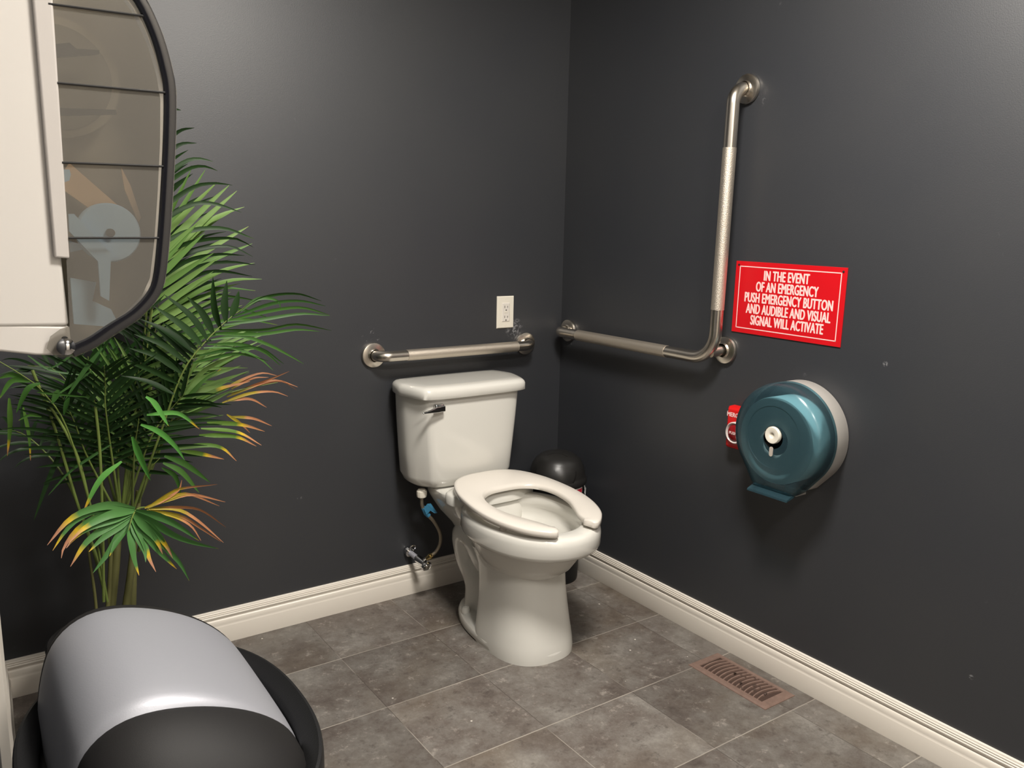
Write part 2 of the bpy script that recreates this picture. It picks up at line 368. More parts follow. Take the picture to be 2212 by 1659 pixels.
# basin: outside, rim, inside
B = [(.226, .095, -.37, -.60), (.256, .116, -.35, -.645), (.273, .130, -.335, -.668), (.296, .142, -.32, -.686), (.321, .153, -.31, -.702), (.339, .160, -.30, -.714), (.3475, .163, -.30, -.719),
     (.3490, .170, -.30, -.735), (.3500, .179, -.295, -.752), (.3525, .185, -.29, -.760), (.358, .1885, -.285, -.765), (.365, .190, -.28, -.769), (.395, .190, -.28, -.770), (.408, .188, -.283, -.767), (.416, .182, -.29, -.760), (.419, .172, -.30, -.750),
     (.419, .150, -.33, -.716), (.416, .142, -.338, -.706), (.405, .139, -.34, -.702), (.388, .141, -.338, -.703), (.378, .148, -.335, -.708),
     (.36, .150, -.335, -.708), (.345, .146, -.34, -.700), (.338, .137, -.345, -.690), (.31, .128, -.36, -.672), (.275, .110, -.38, -.640), (.235, .082, -.41, -.600), (.205, .055, -.44, -.560), (.19, .035, -.46, -.530)]
mb.loft([egg(a*.985, yb, yf, z*1.03, ym=.5, e=2.08, eb=2.3) for z, a, yb, yf in B])
# deck that carries the tank
D = [(.27, .060, -.17, -.36), (.315, .082, -.135, -.38), (.355, .112, -.095, -.38), (.385, .128, -.08, -.37), (.402, .136, -.07, -.365), (.415, .140, -.065, -.36), (.432, .140, -.065, -.352), (.437, .134, -.07, -.345)]
mb.loft([egg(a, yb, yf, z, ym=.5, e=3.6) for z, a, yb, yf in D])
# raised pad under the seat hinges
mb.loft([egg(.158, -.228, -.374, .420, e=2.6), egg(.158, -.228, -.374, .446, e=2.6), egg(.152, -.234, -.368, .4515, e=2.6), egg(.138, -.246, -.356, .4525, e=2.6)])
# trapway
def trap(path, rx):
    P = spline(path, 34); rings = []
    for i, p in enumerate(P):
        t = (P[min(i+1, 33)]-P[max(i-1, 0)]).normalized(); s_ = Vector((1, 0, 0)); n_ = t.cross(s_).normalized()
        q = i/33*(len(rx)-1); k = min(int(q), len(rx)-2); a, b_ = rx[k], rx[k+1]; f = q-k; r1 = a[0]*(1-f)+b_[0]*f; r2 = a[1]*(1-f)+b_[1]*f
        rings.append([p + s_*r1*math.cos(u) + n_*r2*math.sin(u) for u in [2*PI*j/32 for j in range(32)]])
    mb.loft(rings)
trap([(XC, -.44, .20), (XC, -.36, .22), (XC, -.285, .285), (XC, -.225, .275), (XC, -.235, .20), (XC, -.275, .13), (XC, -.285, .02)],
     [(.07, .05), (.088, .062), (.092, .068), (.090, .068), (.082, .062), (.072, .056), (.076, .07)])
mb.build('bowl', M_porc, toilet, angle=50)
MB().lathe([(.0, .0), (.045, .0), (.048, .002), (.0, .003)], (XC, -.495, .201), seg=32).build('water', see_through('water', (.9, .95, .95, 1), (.6, .6, .58, 1), .1), toilet)
for sx in (-1, 1):
    MB().lathe([(.015, .038), (.0145, .050), (.011, .057), (0, .060)], (XC+sx*.092, -.305, 0), seg=20, cap0=False).build('bolt_cap', M_porc, toilet)
# tank
T = [(.437, .120, .150, .125, -.05, -.105, -.175), (.440, .150, .172, .142, -.035, -.105, -.192), (.452, .180, .190, .155, -.025, -.105, -.206), (.475, .190, .198, .160, -.02, -.105, -.213),
     (.56, .196, .204, .167, -.02, -.105, -.217), (.66, .202, .210, .176, -.02, -.105, -.220), (.742, .205, .214, .182, -.02, -.105, -.222), (.752, .205, .214, .182, -.02, -.105, -.222)]
MB().loft([dshape(hb, hm, hf, yb, ym, yf, z) for z, hb, hm, hf, yb, ym, yf in T]).build('tank', M_porc, toilet, angle=50)
def lidr(z, g): return dshape(.212-g, .228-g, .199-g*.9, -.012-g, -.105, -.241+g, z)
MB().loft([lidr(.748, .012), lidr(.7485, .002), lidr(.750, 0), lidr(.772, .0), lidr(.779, .003), lidr(.7845, .009), lidr(.787, .018), lidr(.7885, .045)]).build('tank_lid', M_porc, toilet, angle=60)
# flush lever
lv = MB().box((-.680, -.236, .706), (-.648, -.218, .733)).build('flush_lever', M_chrome, toilet, bevel=.004)
lv['label'] = 'chrome flush lever'
MB().loft([[Vector((-.649, y, z)) for y, z in ((-.236, .710), (-.244, .710), (-.244, .728), (-.236, .728))],
           [Vector((-.678, y, z)) for y, z in ((-.236, .709), (-.247, .709), (-.247, .728), (-.236, .728))],
           [Vector((-.702, y, z)) for y, z in ((-.241, .710), (-.249, .710), (-.249, .721), (-.241, .721))],
           [Vector((-.729, y, z)) for y, z in ((-.246, .711), (-.253, .711), (-.253, .717), (-.246, .717))],
           [Vector((-.735, y, z)) for y, z in ((-.248, .712), (-.252, .712), (-.252, .716), (-.248, .716))]]).build('lever_arm', M_chrome, lv, bevel=.0018)
# seat: open front
oh = [(0, -.240), (.07, -.247), (.125, -.282), (.165, -.36), (.183, -.45), (.186, -.54), (.172, -.62), (.142, -.690), (.102, -.735), (.076, -.751)]
ih = [(0, -.388), (.06, -.394), (.103, -.425), (.123, -.485), (.117, -.56), (.090, -.625), (.070, -.668), (.061, -.706)]
oh = [Vector((x, y, 0)) for x, y in oh]; ih = [Vector((x, y, 0)) for x, y in ih]
nO = 70
full = lambda h: spline([Vector((-p.x, p.y, 0)) for p in reversed(h[1:])] + h, nO)
O, I = full(oh), full(ih)
ztop = lambda y: .4575+(y+.74)/.47*.030
sec = [(0, -.017), (-.003, -.008), (0, -.003), (.02, -.0005), (.10, .0022), (.5, .0028), (.9, -.0005), (.975, -.004), (1, -.010), (.99, -.018), (.93, -.0195), (.5, -.0195), (.07, -.0195)]
rings = []
def seat_ring(o_, i_, sc_=1, push=Vector((0, 0, 0))):
    r_ = []; mid = (o_+i_)/2
    for f, dz in sec:
        p = o_.lerp(i_, f); p = mid+(p-mid)*sc_+push; r_.append(Vector((XC+p.x, p.y, ztop(p.y)-.0085+(dz+.0085)*(.55+.45*sc_))))
    return r_
dL = Vector((.008, -.002, 0)); dR = Vector((-.008, -.002, 0))
rings.append(seat_ring(O[0], I[0], .55, dL*1.3)); rings.append(seat_ring(O[0], I[0], .85, dL))
rings += [seat_ring(a, c) for a, c in zip(O, I)]
rings.append(seat_ring(O[-1], I[-1], .85, dR)); rings.append(seat_ring(O[-1], I[-1], .55, dR*1.3))
seat = MB().loft(rings).build('seat', M_seat, toilet, angle=70); seat['label'] = 'glossy white open-front seat'
for sx in (-1, 1):
    MB().lathe([(.016, 0), (.017, .03), (.013, .036), (0, .037)], (XC+sx*.078, -.262, .430), seg=20).build('hinge_cap', M_seat, toilet)
    MB().lathe([(.011, 0), (.010, .014), (.006, .0155)], (XC+sx*.152, -.60, .4300), seg=16).build('seat_bumper', M_seat, toilet)

# supply hose and shut-off valve
hose = thing('supply_hose', (-.672, -.135, .42), 'braided steel water hose curving from the toilet tank down to the wall valve', 'hose')
hp = [at(911, 1080, -.135), at(912, 1092, -.135), at(920, 1108, -.135), at(937, 1126, -.137), at(950, 1150, -.138), at(951, 1172, -.135), at(943, 1190, -.13), at(932, 1200, -.122), at(925, 1205, -.114)]
nutc = at(911, 1064, -.135)
MB().lathe([(.010, -.006), (.016, -.002), (.0175, .006), (.0175, .018), (.012, .024), (.010, .025)], nutc - Vector((0, 0, .012)), seg=12).build('coupling_nut', M_white, hose, angle=25)
braid = mat('steel_braid', srgb(150, 140, 124), .38, metal=.9, bump=1, bscale=700, noise=.3, nscale=500)
MB().tube([nutc-Vector((0, 0, .012))]+spline(hp, 48), .0062, 14).build('braided_tube', braid, hose)
e0, e1 = hp[-1], hp[-2]; dd = (e1-e0).normalized()
MB().tube([e0-dd*.006, e0+dd*.004, e0+dd*.0041, e0+dd*.014, e0+dd*.0141, e0+dd*.022], [.008, .008, .0105, .0105, .008, .0075], 10).build('brass_coupling', mat('brass', srgb(190, 170, 120), .25, metal=1), hose, angle=25)
M_tape = mat('blue_tape', srgb(50, 116, 150), .6, noise=.15)
mb = MB(); c0 = at(919, 1103, -.135)
mb.tube([at(914.5, 1096, -.135), at(920, 1108, -.135), at(926, 1114, -.136)], .0085, 14)
tp = [at(923, 1089, -.15), at(931, 1088, -.152), at(945, 1108, -.156), at(939, 1109, -.155), at(930, 1103, -.150), at(921, 1112, -.146), at(916, 1100, -.146)]
mb.loft([[p for p in tp], [p+Vector((.001, .003, 0)) for p in tp]])
mb.build('blue_tape_tag', M_tape, hose, smooth=False)['label'] = 'torn blue tape tag'
valve = thing('shutoff_valve', (-.665, 0, .165), 'chrome shutoff valve on a stub pipe above the back baseboard', 'valve')
va = at(884, 1192, -.012); va = Vector((va.x, 0, va.z)); vb = at(914, 1216, -.098)
M_pipe = mat('grey_pipe', srgb(176, 176, 184), .32, metal=.35)
MB().tube([va, va.lerp(vb, .2), va.lerp(vb, .62)], .0095, 16).build('stub_pipe', M_pipe, valve)
dv_ = (vb-va).normalized()
MB().tube([va+dv_*.002, va+dv_*.006, va+dv_*.016, va+dv_*.020], [.0165, .0175, .0165, .011], 12).build('wall_flange', M_chrome, valve, angle=25)
MB().tube([va.lerp(vb, .60), va.lerp(vb, .66), vb, vb+dv_*.010], [.0115, .0135, .0135, .012], 16).tube([vb-dv_*.008, e0-dd*.004], .0075, 12).build('valve_body', M_chrome, valve, angle=30)
hc = vb+dv_*.020+Vector((0, 0, -.002)); hx = Vector((1, 0, .45)).normalized(); hz = Vector((-.45, 0, 1)).normalized()
rr = lambda s_, dy: [hc+dv_*dy+hx*(.0185*s_*math.cos(a))+hz*(.0125*s_*math.sin(a)) for a in [2*PI*k/28 for k in range(28)]]
hd = MB().loft([rr(.5, -.010), rr(.9, -.006), rr(1, 0), rr(1, .005), rr(.85, .008), rr(.6, .006)]).build('oval_handle', M_chrome, valve)
MB().tube([hc+dv_*.004, hc+dv_*.011], .0042, 10).build('handle_screw', M_steel, hd)
mb = MB(); rc = va+Vector((.008, -.022, .016))
mb.tube([rc+Vector((.011*math.cos(a), -.004*math.sin(a), .011*math.sin(a))) for a in [2*PI*k/20 for k in range(20)]]+[rc+Vector((.011, 0, 0))], .0032, 8, False)
mb.build('wire_ring', M_chrome, valve)

# ---------------------------------------------------------------- grab bars
def flange(c, n, root):
    c = Vector(c)+Vector(n)*.0004
    f = MB().lathe([(.0405, 0), (.0415, .002), (.0415, .0085), (.0400, .0115), (.036, .0130), (.0225, .0150), (.0205, .017), (.0200, .022)], c, n, 48, True, False).build('flange', M_steel, root, angle=35)
    return f
RB = .0178
t = thing('grab_bar', (-.479, 0, .869), 'straight horizontal stainless grab bar on the back wall above the tank', 'grab bar')
zb = .868; xl, xr = -.785, -.172
P = bend([(xl, -.010, zb), (xl, -.058, zb), (xr, -.058, zb), (xr, -.010, zb)], .038, 10)
MB().tube(P, RB, 24).build('bar', M_steel, t)
MB().tube([(-.690, -.058, zb), (-.6895, -.058, zb), (-.2455, -.058, zb), (-.245, -.058, zb)], [RB, RB+.0007, RB+.0007, RB], 24, False).build('knurled_grip', M_knurl, t)['label'] = 'rough peened grip'
flange((xl, 0, zb), (0, -1, 0), t); flange((xr, 0, zb), (0, -1, 0), t)
t = thing('grab_bar', (0, -.43, .912), 'L-shaped stainless grab bar, horizontal then rising vertically, on the right wall', 'grab bar')
yv0, yv1, zt, zl, yl = -.813, -.8175, 1.688, .912, -.052
P = bend([(-.010, yl, zl), (-.060, yl, zl), (-.060, yv0, zl), (-.060, yv1-.006, zt), (-.010, yv1-.006, zt)], [.036, .085, .045], 12)
MB().tube(P, RB+.0008, 24).build('bar', M_steel, t)
R2 = RB+.0016
MB().tube([(-.060, -.175, zl), (-.060, -.1755, zl), (-.060, -.6195, zl), (-.060, -.620, zl)], [RB, R2, R2, RB], 24, False).build('knurled_grip', M_knurl, t)
q = lambda z: (-.060, yv0+(yv1-.006-yv0)*(z-zl)/(zt-zl), z)
MB().tube([q(1.062), q(1.0625), q(1.5235), q(1.524)], [RB, R2, R2, RB], 24, False).build('knurled_grip', M_knurl, t)
MB().tube([(-.058, -.797, .934), (-.010, -.806, .938)], .0165, 20).build('corner_post', M_steel, t)
flange((0, yl, zl), (-1, 0, 0), t); flange((0, yv1-.006, zt), (-1, 0, 0), t); flange((0, -.808, .938), (-1, 0, 0), t)

# ---------------------------------------------------------------- outlet
t = thing('electrical_outlet', (-.261, 0, .987), 'white double socket outlet plate on the back wall above the grab bar', 'outlet')
ox, oz = -.2610, .9872
def frame_box(mb, cx, cz, w_, h_, y, d, r_=.004):
    mb.loft([[Vector((cx+sx*(w_/2-g), y_, cz+sz*(h_/2-g))) for sx, sz in ((-1,-1),(1,-1),(1,1),(-1,1))] for g, y_ in ((0, y), (0, y-d*.4), (.0028, y-d))])
mb = MB(); frame_box(mb, ox, oz, .0735, .1165, 0, .0058); mb.build('cover_plate', M_white, t, smooth=False, bevel=.0012, segs=2)
mb = MB(); frame_box(mb, ox, oz, .0345, .0685, -.0055, .0028); rc_ = mb.build('receptacle', M_seat, t, smooth=False, bevel=.0006)
for dz in (.0165, -.0195):
    for dx, h_ in ((-.0062, .0085), (.0062, .0068)):
        MB().box((ox+dx-.0009, -.0087, oz+dz+.003-h_/2), (ox+dx+.0009, -.0075, oz+dz+.003+h_/2)).build('slot', M_dark, rc_, smooth=False)
    MB().lathe([(.0024, 0), (.0024, .0012)], (ox, -.0075, oz+dz-.0085), (0, -1, 0), 16).build('ground_hole', M_dark, rc_)
MB().box((ox-.0065, -.0092, oz-.0028), (ox+.0065, -.0075, oz-.0004)).build('test_button', M_white, rc_, bevel=.0004)
MB().box((ox-.0065, -.0092, oz+.0010), (ox+.0065, -.0075, oz+.0034)).build('reset_button', M_white, rc_, bevel=.0004)
for dz in (.0485, -.0485):
    MB().lathe([(.0028, 0), (.0026, .0008), (.001, .0012)], (ox, -.0055, oz+dz), (0, -1, 0), 16).build('screw', M_white, t)

# ---------------------------------------------------------------- lettering
def text_mesh(name, body, mat_, parent, size, centre, right, up, sx=1.0, bold=.0, ext=.0003, width=None):
    c = bpy.data.curves.new('lettering', 'FONT'); c.body = body; c.size = size; c.align_x = 'CENTER'; c.align_y = 'CENTER'
    c.extrude = ext; c.space_character = 1.04; c.resolution_u = 4
    o = bpy.data.objects.new('lettering', c); col.objects.link(o)
    bpy.context.view_layer.update()
    me = bpy.data.meshes.new_from_object(o.evaluated_get(bpy.context.evaluated_depsgraph_get()))
    bpy.data.objects.remove(o); bpy.data.curves.remove(c)
    right = Vector(right).normalized(); up = Vector(up).normalized(); n = right.cross(up)
    xs = [v.co.x for v in me.vertices]; ys = [v.co.y for v in me.vertices]
    if width: sx = width/(max(xs)-min(xs))
    cx = (max(xs)+min(xs))/2
    ce = Vector(centre)-origin(parent)
    for v in me.vertices:
        v.co = ce + right*((v.co.x-cx)*sx) + up*(v.co.y) + n*v.co.z
    if bold:
        src = [v.co.copy() for v in me.vertices]; fs = [tuple(p.vertices) for p in me.polygons]; nv = len(src); V_, F_ = [], []
        for i_, (a_, b_) in enumerate(((0, 0), (-1, .0), (1, .0), (-.5, .6), (.5, -.6))):
            V_ += [tuple(c_ + right*(a_*bold) + up*(b_*bold) + n*(.00002*i_)) for c_ in src]; F_ += [tuple(q_+i_*nv for q_ in f) for f in fs]
        me = bpy.data.meshes.new(name); me.from_pydata(V_, [], F_); me.update()
    me.name = name; me.materials.clear(); me.materials.append(mat_)
    o = bpy.data.objects.new(name, me); col.objects.link(o); o.parent = parent
    return o

# ---------------------------------------------------------------- emergency sign
M_red = mat('sign_red', srgb(196, 16, 26), .35, noise=.05)
M_letter = mat('sign_lettering', srgb(236, 200, 196), .45)
sy, sz_ = -1.0085, 1.1005; sw, sh = .366, .2085
t = thing('emergency_sign', (0, sy, sz_), 'red rectangular emergency instruction sign with white lettering on the right wall', 'sign')
RT = Vector((0, -1, -.006)).normalized(); UP = Vector((0, -.006, 1)).normalized()
SC = Vector((0, sy, sz_))
def sp_(u, v, d): return SC + RT*u + UP*v + Vector((-d, 0, 0))
mb = MB(); mb.loft([[sp_(a*sw/2, c*sh/2, d) for a, c in ((-1,-1),(1,-1),(1,1),(-1,1))] for d in (.0005, .0035)])
mb.build('panel', M_red, t, smooth=False, bevel=.0006)
mb = MB(); bw, bh, th = .167, .0895, .0013
for (u0, u1, v0, v1) in ((-bw, bw, bh-th, bh+th), (-bw, bw, -bh-th, -bh+th), (-bw-th, -bw+th, -bh-th, bh+th), (bw-th, bw+th, -bh-th, bh+th)):
    mb.loft([[sp_(u0, v0, d), sp_(u1, v0, d), sp_(u1, v1, d), sp_(u0, v1, d)] for d in (.0034, .0038)])
mb.build('border_line', M_letter, t, smooth=False)
for i, (s_, wd, du) in enumerate((('IN THE EVENT', .150, -.004), ('OF AN EMERGENCY', .206, -.001), ('PUSH EMERGENCY BUTTON', .292, .004), ('AND AUDIBLE AND VISUAL', .280, .006), ('SIGNAL WILL ACTIVATE', .242, .006))):
    text_mesh('lettering', s_, M_letter, t, .0395, sp_(du, .0655-i*.0325, .0037), RT, UP, bold=.0011, width=wd)
for u in (-1, 1):
    MB().lathe([(.0032, 0), (.003, .0012), (.001, .0016)], sp_(u*.172, .0935, .0034), (-1, 0, 0), 14).build('screw', M_dark, t)
text_mesh('maker_mark', 'smm', M_letter, t, .004, sp_(.158, .083, .0037), RT, UP, ext=.0001) if False else None

# ---------------------------------------------------------------- emergency push button (half hidden by the dispenser)
t = thing('emergency_button', (0, -.896, .716), 'red emergency push button box partly behind the round paper dispenser', 'push button')
by, bz = -.896, .7145
def rbox(y0, y1, z0, z1, x, g=0): return [Vector((x, y, z)) for y, z in ((y0-g, z0+g), (y1+g, z0+g), (y1+g, z1-g), (y0-g, z1-g))]
mb = MB(); mb.loft([rbox(-.853, -.939, .650, .779, 0), rbox(-.853, -.939, .650, .779, -.026, .001), rbox(-.853, -.939, .650, .779, -.036, .007)])
M_redp = mat('red_plastic', srgb(205, 24, 24), .3)
mb.build('housing', M_redp, t, bevel=.005)
MB().lathe([(.033, 0), (.033, .010), (.030, .013), (.026, .009), (.024, .004)], (-.034, by, .704), (-1, 0, 0), 40, False, True).build('clear_ring', mat('clear_plastic', srgb(215, 205, 200), .12), t)
bt = MB().lathe([(.024, 0), (.024, .010), (.020, .014), (.0, .016)], (-.034, by, .704), (-1, 0, 0), 36).build('button', mat('dark_red_button', srgb(140, 16, 22), .3), t)
text_mesh('lettering', 'PUSH', M_letter, bt, .012, (-.0505, by, .704), (0, -1, 0), (0, 0, 1), bold=.0004, width=.027)
text_mesh('lettering', 'MERGENC', M_letter, t, .018, (-.0364, by, .7545), (0, -1, 0), (0, 0, 1), bold=.0006, width=.074)
text_mesh('lettering', 'E', M_letter, t, .018, (-.0225, -.8517, .7545), (-1, 0, 0), (0, 0, 1), bold=.0006, width=.009)
text_mesh('lettering', 'Y', M_letter, t, .018, (-.0225, -.9403, .7545), (1, 0, 0), (0, 0, 1), bold=.0006, width=.009)

# ---------------------------------------------------------------- round toilet paper dispenser
py_, pz_ = -1.097, .7465; r0 = .1455
t = thing('toilet_paper_dispenser', (0, py_, pz_), 'large round jumbo roll toilet paper dispenser with blue see-through cover on the right wall', 'paper dispenser')
def ring_c(rad, x, chin=0, chw=.062, n=96, cy=0, cz=0):
    out = []
    for k in range(n):
        a = 2*PI*k/n; y = rad*math.sin(a); z = rad*math.cos(a)
        if chin and z < 0 and abs(y) < rad*.75:
            # chin: straight cheeks down to a flat bottom
            lim = -rad-chin; f = abs(y)/chw
            z2 = lim if f <= 1 else lim+(abs(y)-chw)/(rad*.75-chw)*((-rad*math.sqrt(1-.5625))-lim)
            z = min(z, z2)
        out.append(Vector((x, py_+cy-y, pz_+cz+z)))
    return out
MB().loft([ring_c(r0-.002, -.001, .002), ring_c(r0, -.004, .002), ring_c(r0, -.056, .002), ring_c(r0-.003, -.058, .002), ring_c(r0-.003, -.012, .002)], True, True).build('housing', M_grey, t, angle=50)
mb = MB(); mb.box((-.075, py_-.050, pz_-r0-.018), (-.030, py_-.012, pz_-r0+.004)); mb.build('latch', M_grey, t, bevel=.002)
M_blue = see_through('blue_clear_plastic', (.47, .70, .77, 1), (.07, .15, .19, 1), .22, .22, 1.45)
MB().loft([ring_c(r0-.004, -.0105, .002), ring_c(r0-.0035, -.0575, .002)], True, False).build('dark_interior', M_dark, t, angle=50)  # black sheet that gives the empty hollow around the roll its shade
cv = [ring_c(r0+.0005, -.054, .006), ring_c(r0+.001, -.072, .008), ring_c(r0+.0005, -.090, .010), ring_c(r0-.002, -.105, .012), ring_c(r0-.007, -.116, .014), ring_c(r0-.016, -.1235, .012), ring_c(r0-.030, -.1275, 0), ring_c(r0-.060, -.129, 0), ring_c(r0-.0605, -.1275, 0), ring_c(r0-.085, -.1275), ring_c(.0315, -.1275)]
cv_o = MB().loft(cv, False, False).build('cover', M_blue, t, angle=60); cv_o['label'] = 'blue see-through cover'
mb = MB(); mb.loft([[Vector((x, py_+s_*.066, pz_-r0-.014+dz)) for x, dz in ((-.108, .012), (-.136, .000), (-.137, -.005), (-.104, .004))] for s_ in (-1, 1)])
mb.build('tear_edge', M_blue, cv_o, smooth=False)
# roll inside
MB().lathe([(.040, 0), (.118, 0), (.1195, .002), (.1195, .092), (.118, .094), (.040, .094), (.040, 0)], (-.020, py_+.002, pz_-.012), (-1, 0, 0), 72, False, False).build('paper_roll', mat('tissue_paper', srgb(225, 226, 222), .9, bump=.5, bscale=120), t)
MB().lathe([(.0395, .0), (.0395, .094)], (-.02, py_+.002, pz_-.012), (-1, 0, 0), 40, True, False).build('roll_core', M_dark, t)
MB().lathe([(.012, 0), (.012, .10), (.0225, .104), (.0235, .106), (.0235, .1145), (.022, .117), (.009, .1175), (.0075, .1165), (.0065, .1135), (0, .1125)], (-.018, py_-.001, pz_+.0065), (-1, 0, 0), 40).build('spindle_knob', M_white, t)['label'] = 'white centre knob'
mb = MB(); mb.loft([[Vector((-.1275+d, py_+.002+.0055*math.cos(a), pz_-.040+(.008*(1 if math.sin(a) > 0 else -1))+.0055*math.sin(a))) for a in [2*PI*(k+.5)/24 for k in range(24)]] for d in (0, -.0022)])
mb.build('level_window', mat('clear_window', srgb(180, 170, 160), .15), t)

# ---------------------------------------------------------------- floor register
vx, vy, vw, vl = -.1165, -1.041, .130, .285
t = thing('floor_vent', (vx, vy, 0), 'brown painted metal floor vent beside the right baseboard', 'floor vent')
M_vent = mat('dusty_brown_metal', srgb(118, 96, 86), .62, noise=.28, nscale=60, bump=.5, bscale=200)
M_ventd = mat('vent_dark', srgb(66, 48, 40), .85, noise=.3, nscale=90)
mb = MB()
def vr(gx, gy, z): return [Vector((vx+sx*(vw/2-gx), vy+sy_*(vl/2-gy), z)) for sx, sy_ in ((-1,-1),(1,-1),(1,1),(-1,1))]
mb.loft([vr(0, 0, 0), vr(.0005, .0005, .0022), vr(.006, .006, .0058), vr(.018, .026, .0066), vr(.0195, .0275, .0030)], False, False)
mb.build('frame', M_vent, t, angle=25)
mb = MB(); mb.loft([vr(.019, .027, .0012), vr(.019, .027, .0016)]); mb.build('dark_pit_sheet', M_ventd, t, smooth=False)  # dark sheet standing for the shaded pit below the louvers
mb = MB(); nl = 15; L0 = vl-.054; Wd = vw-.038
for k in range(1, nl):
    yc = vy+L0/2-L0*k/nl; P = []
    for j in range(11):
        f = j/10-.5; P.append((vx+f*(Wd+.001), yc+.0085*(1-4*f*f)*1.0-.002-(f)*.004))
    for j in range(10):
        (xa, ya), (xb, yb_) = P[j], P[j+1]; h_ = .0030
        mb.add([(xa, ya-h_, .0014), (xb, yb_-h_, .0014), (xb, yb_+h_, .0014), (xa, ya+h_, .0014), (xa, ya-h_*.8, .0058), (xb, yb_-h_*.8, .0058), (xb, yb_+h_*.3, .0064), (xa, ya+h_*.3, .0064)],
               [(4,5,6,7),(0,1,5,4),(2,3,7,6),(1,2,6,5),(3,0,4,7)])
mb.build('louvers', M_vent, t, angle=30)

# ---------------------------------------------------------------- small black bin behind the toilet
M_dome = mat('black_satin_plastic', srgb(34, 33, 32), .36)
bc = Vector((-.1275, -.166, 0))
t = thing('waste_bin', bc, 'small black round waste bin with domed lid in the corner behind the toilet', 'waste bin')
mb = MB().lathe([(.078, 0), (.084, .004), (.086, .012), (.0995, .372), (.103, .378), (.103, .386), (.099, .388)], bc, seg=48)
mb.build('body', M_blackp, t)
MB().lathe([(.1005, .372), (.1065, .374), (.1085, .380), (.1085, .392), (.1035, .398), (.1015, .404), (.100, .42), (.094, .440), (.082, .460), (.063, .476), (.040, .485), (.016, .489), (0, .4895)], bc, seg=56, cap0=False).build('dome_lid', M_dome, t, angle=45)
mb = MB(); ax = Vector((-.66, -.70, .52)).normalized(); u = ax.orthogonal().normalized(); v = ax.cross(u); sc_ = bc+Vector((0, 0, .388)); rings = []
for a, rr_ in ((45, .092), (44.8, .1045), (44, .1062), (40, .1068), (32, .1074), (24, .1078), (16, .1082), (8, .1084), (.3, .1085)):
    rings.append([sc_+(ax*math.cos(R(a))+(u*math.cos(p)+v*math.sin(p))*math.sin(R(a)))*rr_ for p in [2*PI*k/48 for k in range(48)]])
mb.loft(rings, False, True); mb.build('swing_flap', M_dome, t, angle=60)
# printed label on the body and the liner edge sticking out under the lid
def on_body(a0, a1, z0, z1, off, n=8):
    rad = lambda z: .086+(z-.012)*(.0135/.36)+off
    mb = MB(); rings = [[bc+Vector((math.cos(a)*rad(z)*1.0, math.sin(a)*rad(z), z)) for a in [a0+(a1-a0)*k/n for k in range(n+1)]] for z in (z0, z1)]
    return mb.loft(rings, False, False, closed=False)
lb = on_body(R(-86), R(-62), .345, .369, .0012); lb = lb.build('label', mat('label_white', srgb(225, 215, 212), .5), t)
on_body(R(-84), R(-64), .349, .365, .0018).build('label_print', mat('label_red', srgb(190, 40, 60), .5), lb)
mb = MB()
rings = []
for k in range(15):
    a = R(-52)+R(60)*k/14; z1 = .366; z0 = .366-.010-.028*abs(math.sin(k*.9+.6)); rad = .1045+.003*math.sin(k*1.9)
    rings.append([bc+Vector((math.cos(a)*.1005, math.sin(a)*.1005, z1)), bc+Vector((math.cos(a)*rad, math.sin(a)*rad, (z0+z1)/2)), bc+Vector((math.cos(a)*(rad-.001), math.sin(a)*(rad-.001), z0))])
mb.loft(rings, False, False, closed=False); mb.build('bin_liner', mat('white_liner', srgb(220, 222, 220), .4), t)

# ---------------------------------------------------------------- large swing-lid trash can, foreground left
cx_, cy_ = -1.742, -1.362; ra, rb = .1875, .268
t = thing('trash_can', (cx_, cy_, 0), 'large black trash can with silver swing lid in the left foreground', 'trash can')
def ov(s_, z, e=2.25, n=80, dx=0, dy=0):
    out = []
    for k in range(n):
        a = 2*PI*k/n; c_, q_ = math.cos(a), math.sin(a)
        out.append(Vector((cx_+dx+ra*s_*math.copysign(abs(c_)**(2/e), c_), cy_+dy+(rb-ra*(1-s_))*1.0*math.copysign(abs(q_)**(2/e), q_), z)))
    return out
MB().loft([ov(.74, 0), ov(.78, .006), ov(.80, .02), ov(.93, .50), ov(.94, .57)]).build('body', M_blackp, t)
rim = MB().loft([ov(.935, .545), ov(.985, .548), ov(.998, .556), ov(1.0, .585), ov(.995, .596), ov(.985, .600), ov(.965, .601), ov(.86, .590), ov(.845, .584), ov(.84, .56)], False, True).build('rim', M_blackp, t, angle=40)
prof = [(-1.889, .565), (-1.887, .600), (-1.880, .640), (-1.868, .678), (-1.850, .703), (-1.828, .718), (-1.802, .7245), (-1.770, .7225), (-1.735, .713), (-1.700, .698), (-1.665, .677), (-1.635, .652), (-1.610, .622), (-1.594, .590), (-1.588, .565)]
pc = [Vector((x, 0, z)) for x, z in prof]; pc = spline(pc, 40)
cen = Vector((-1.745, 0, .60))
yn, yf_ = -1.462, -1.198
def hood_ring(y, s_, dz=0): return [Vector((cen.x+(p.x-cen.x)*s_, y, cen.z+(p.z-cen.z)*s_+dz)) for p in pc]
def hr2(y, sx_, sz_): return [Vector((cen.x+(p.x-cen.x)*sx_, y, cen.z+(p.z-cen.z)*(sz_ if p.z > cen.z else 1))) for p in pc]
rings = [hr2(yn+.004, .94, .70), hr2(yn-.001, .955, .755), hr2(yn+.003, .963, .795), hr2(yn+.010, .970, .830), hr2(yn+.020, .977, .855), hr2(yn+.038, .984, .880), hr2(yn+.07, .991, .912), hr2(yn+.12, .998, .950), hr2(-1.28, 1.003, .985), hr2(yf_-.03, 1.003, 1.005), hr2(yf_-.008, 1, .998), hr2(yf_, .992, .985)]
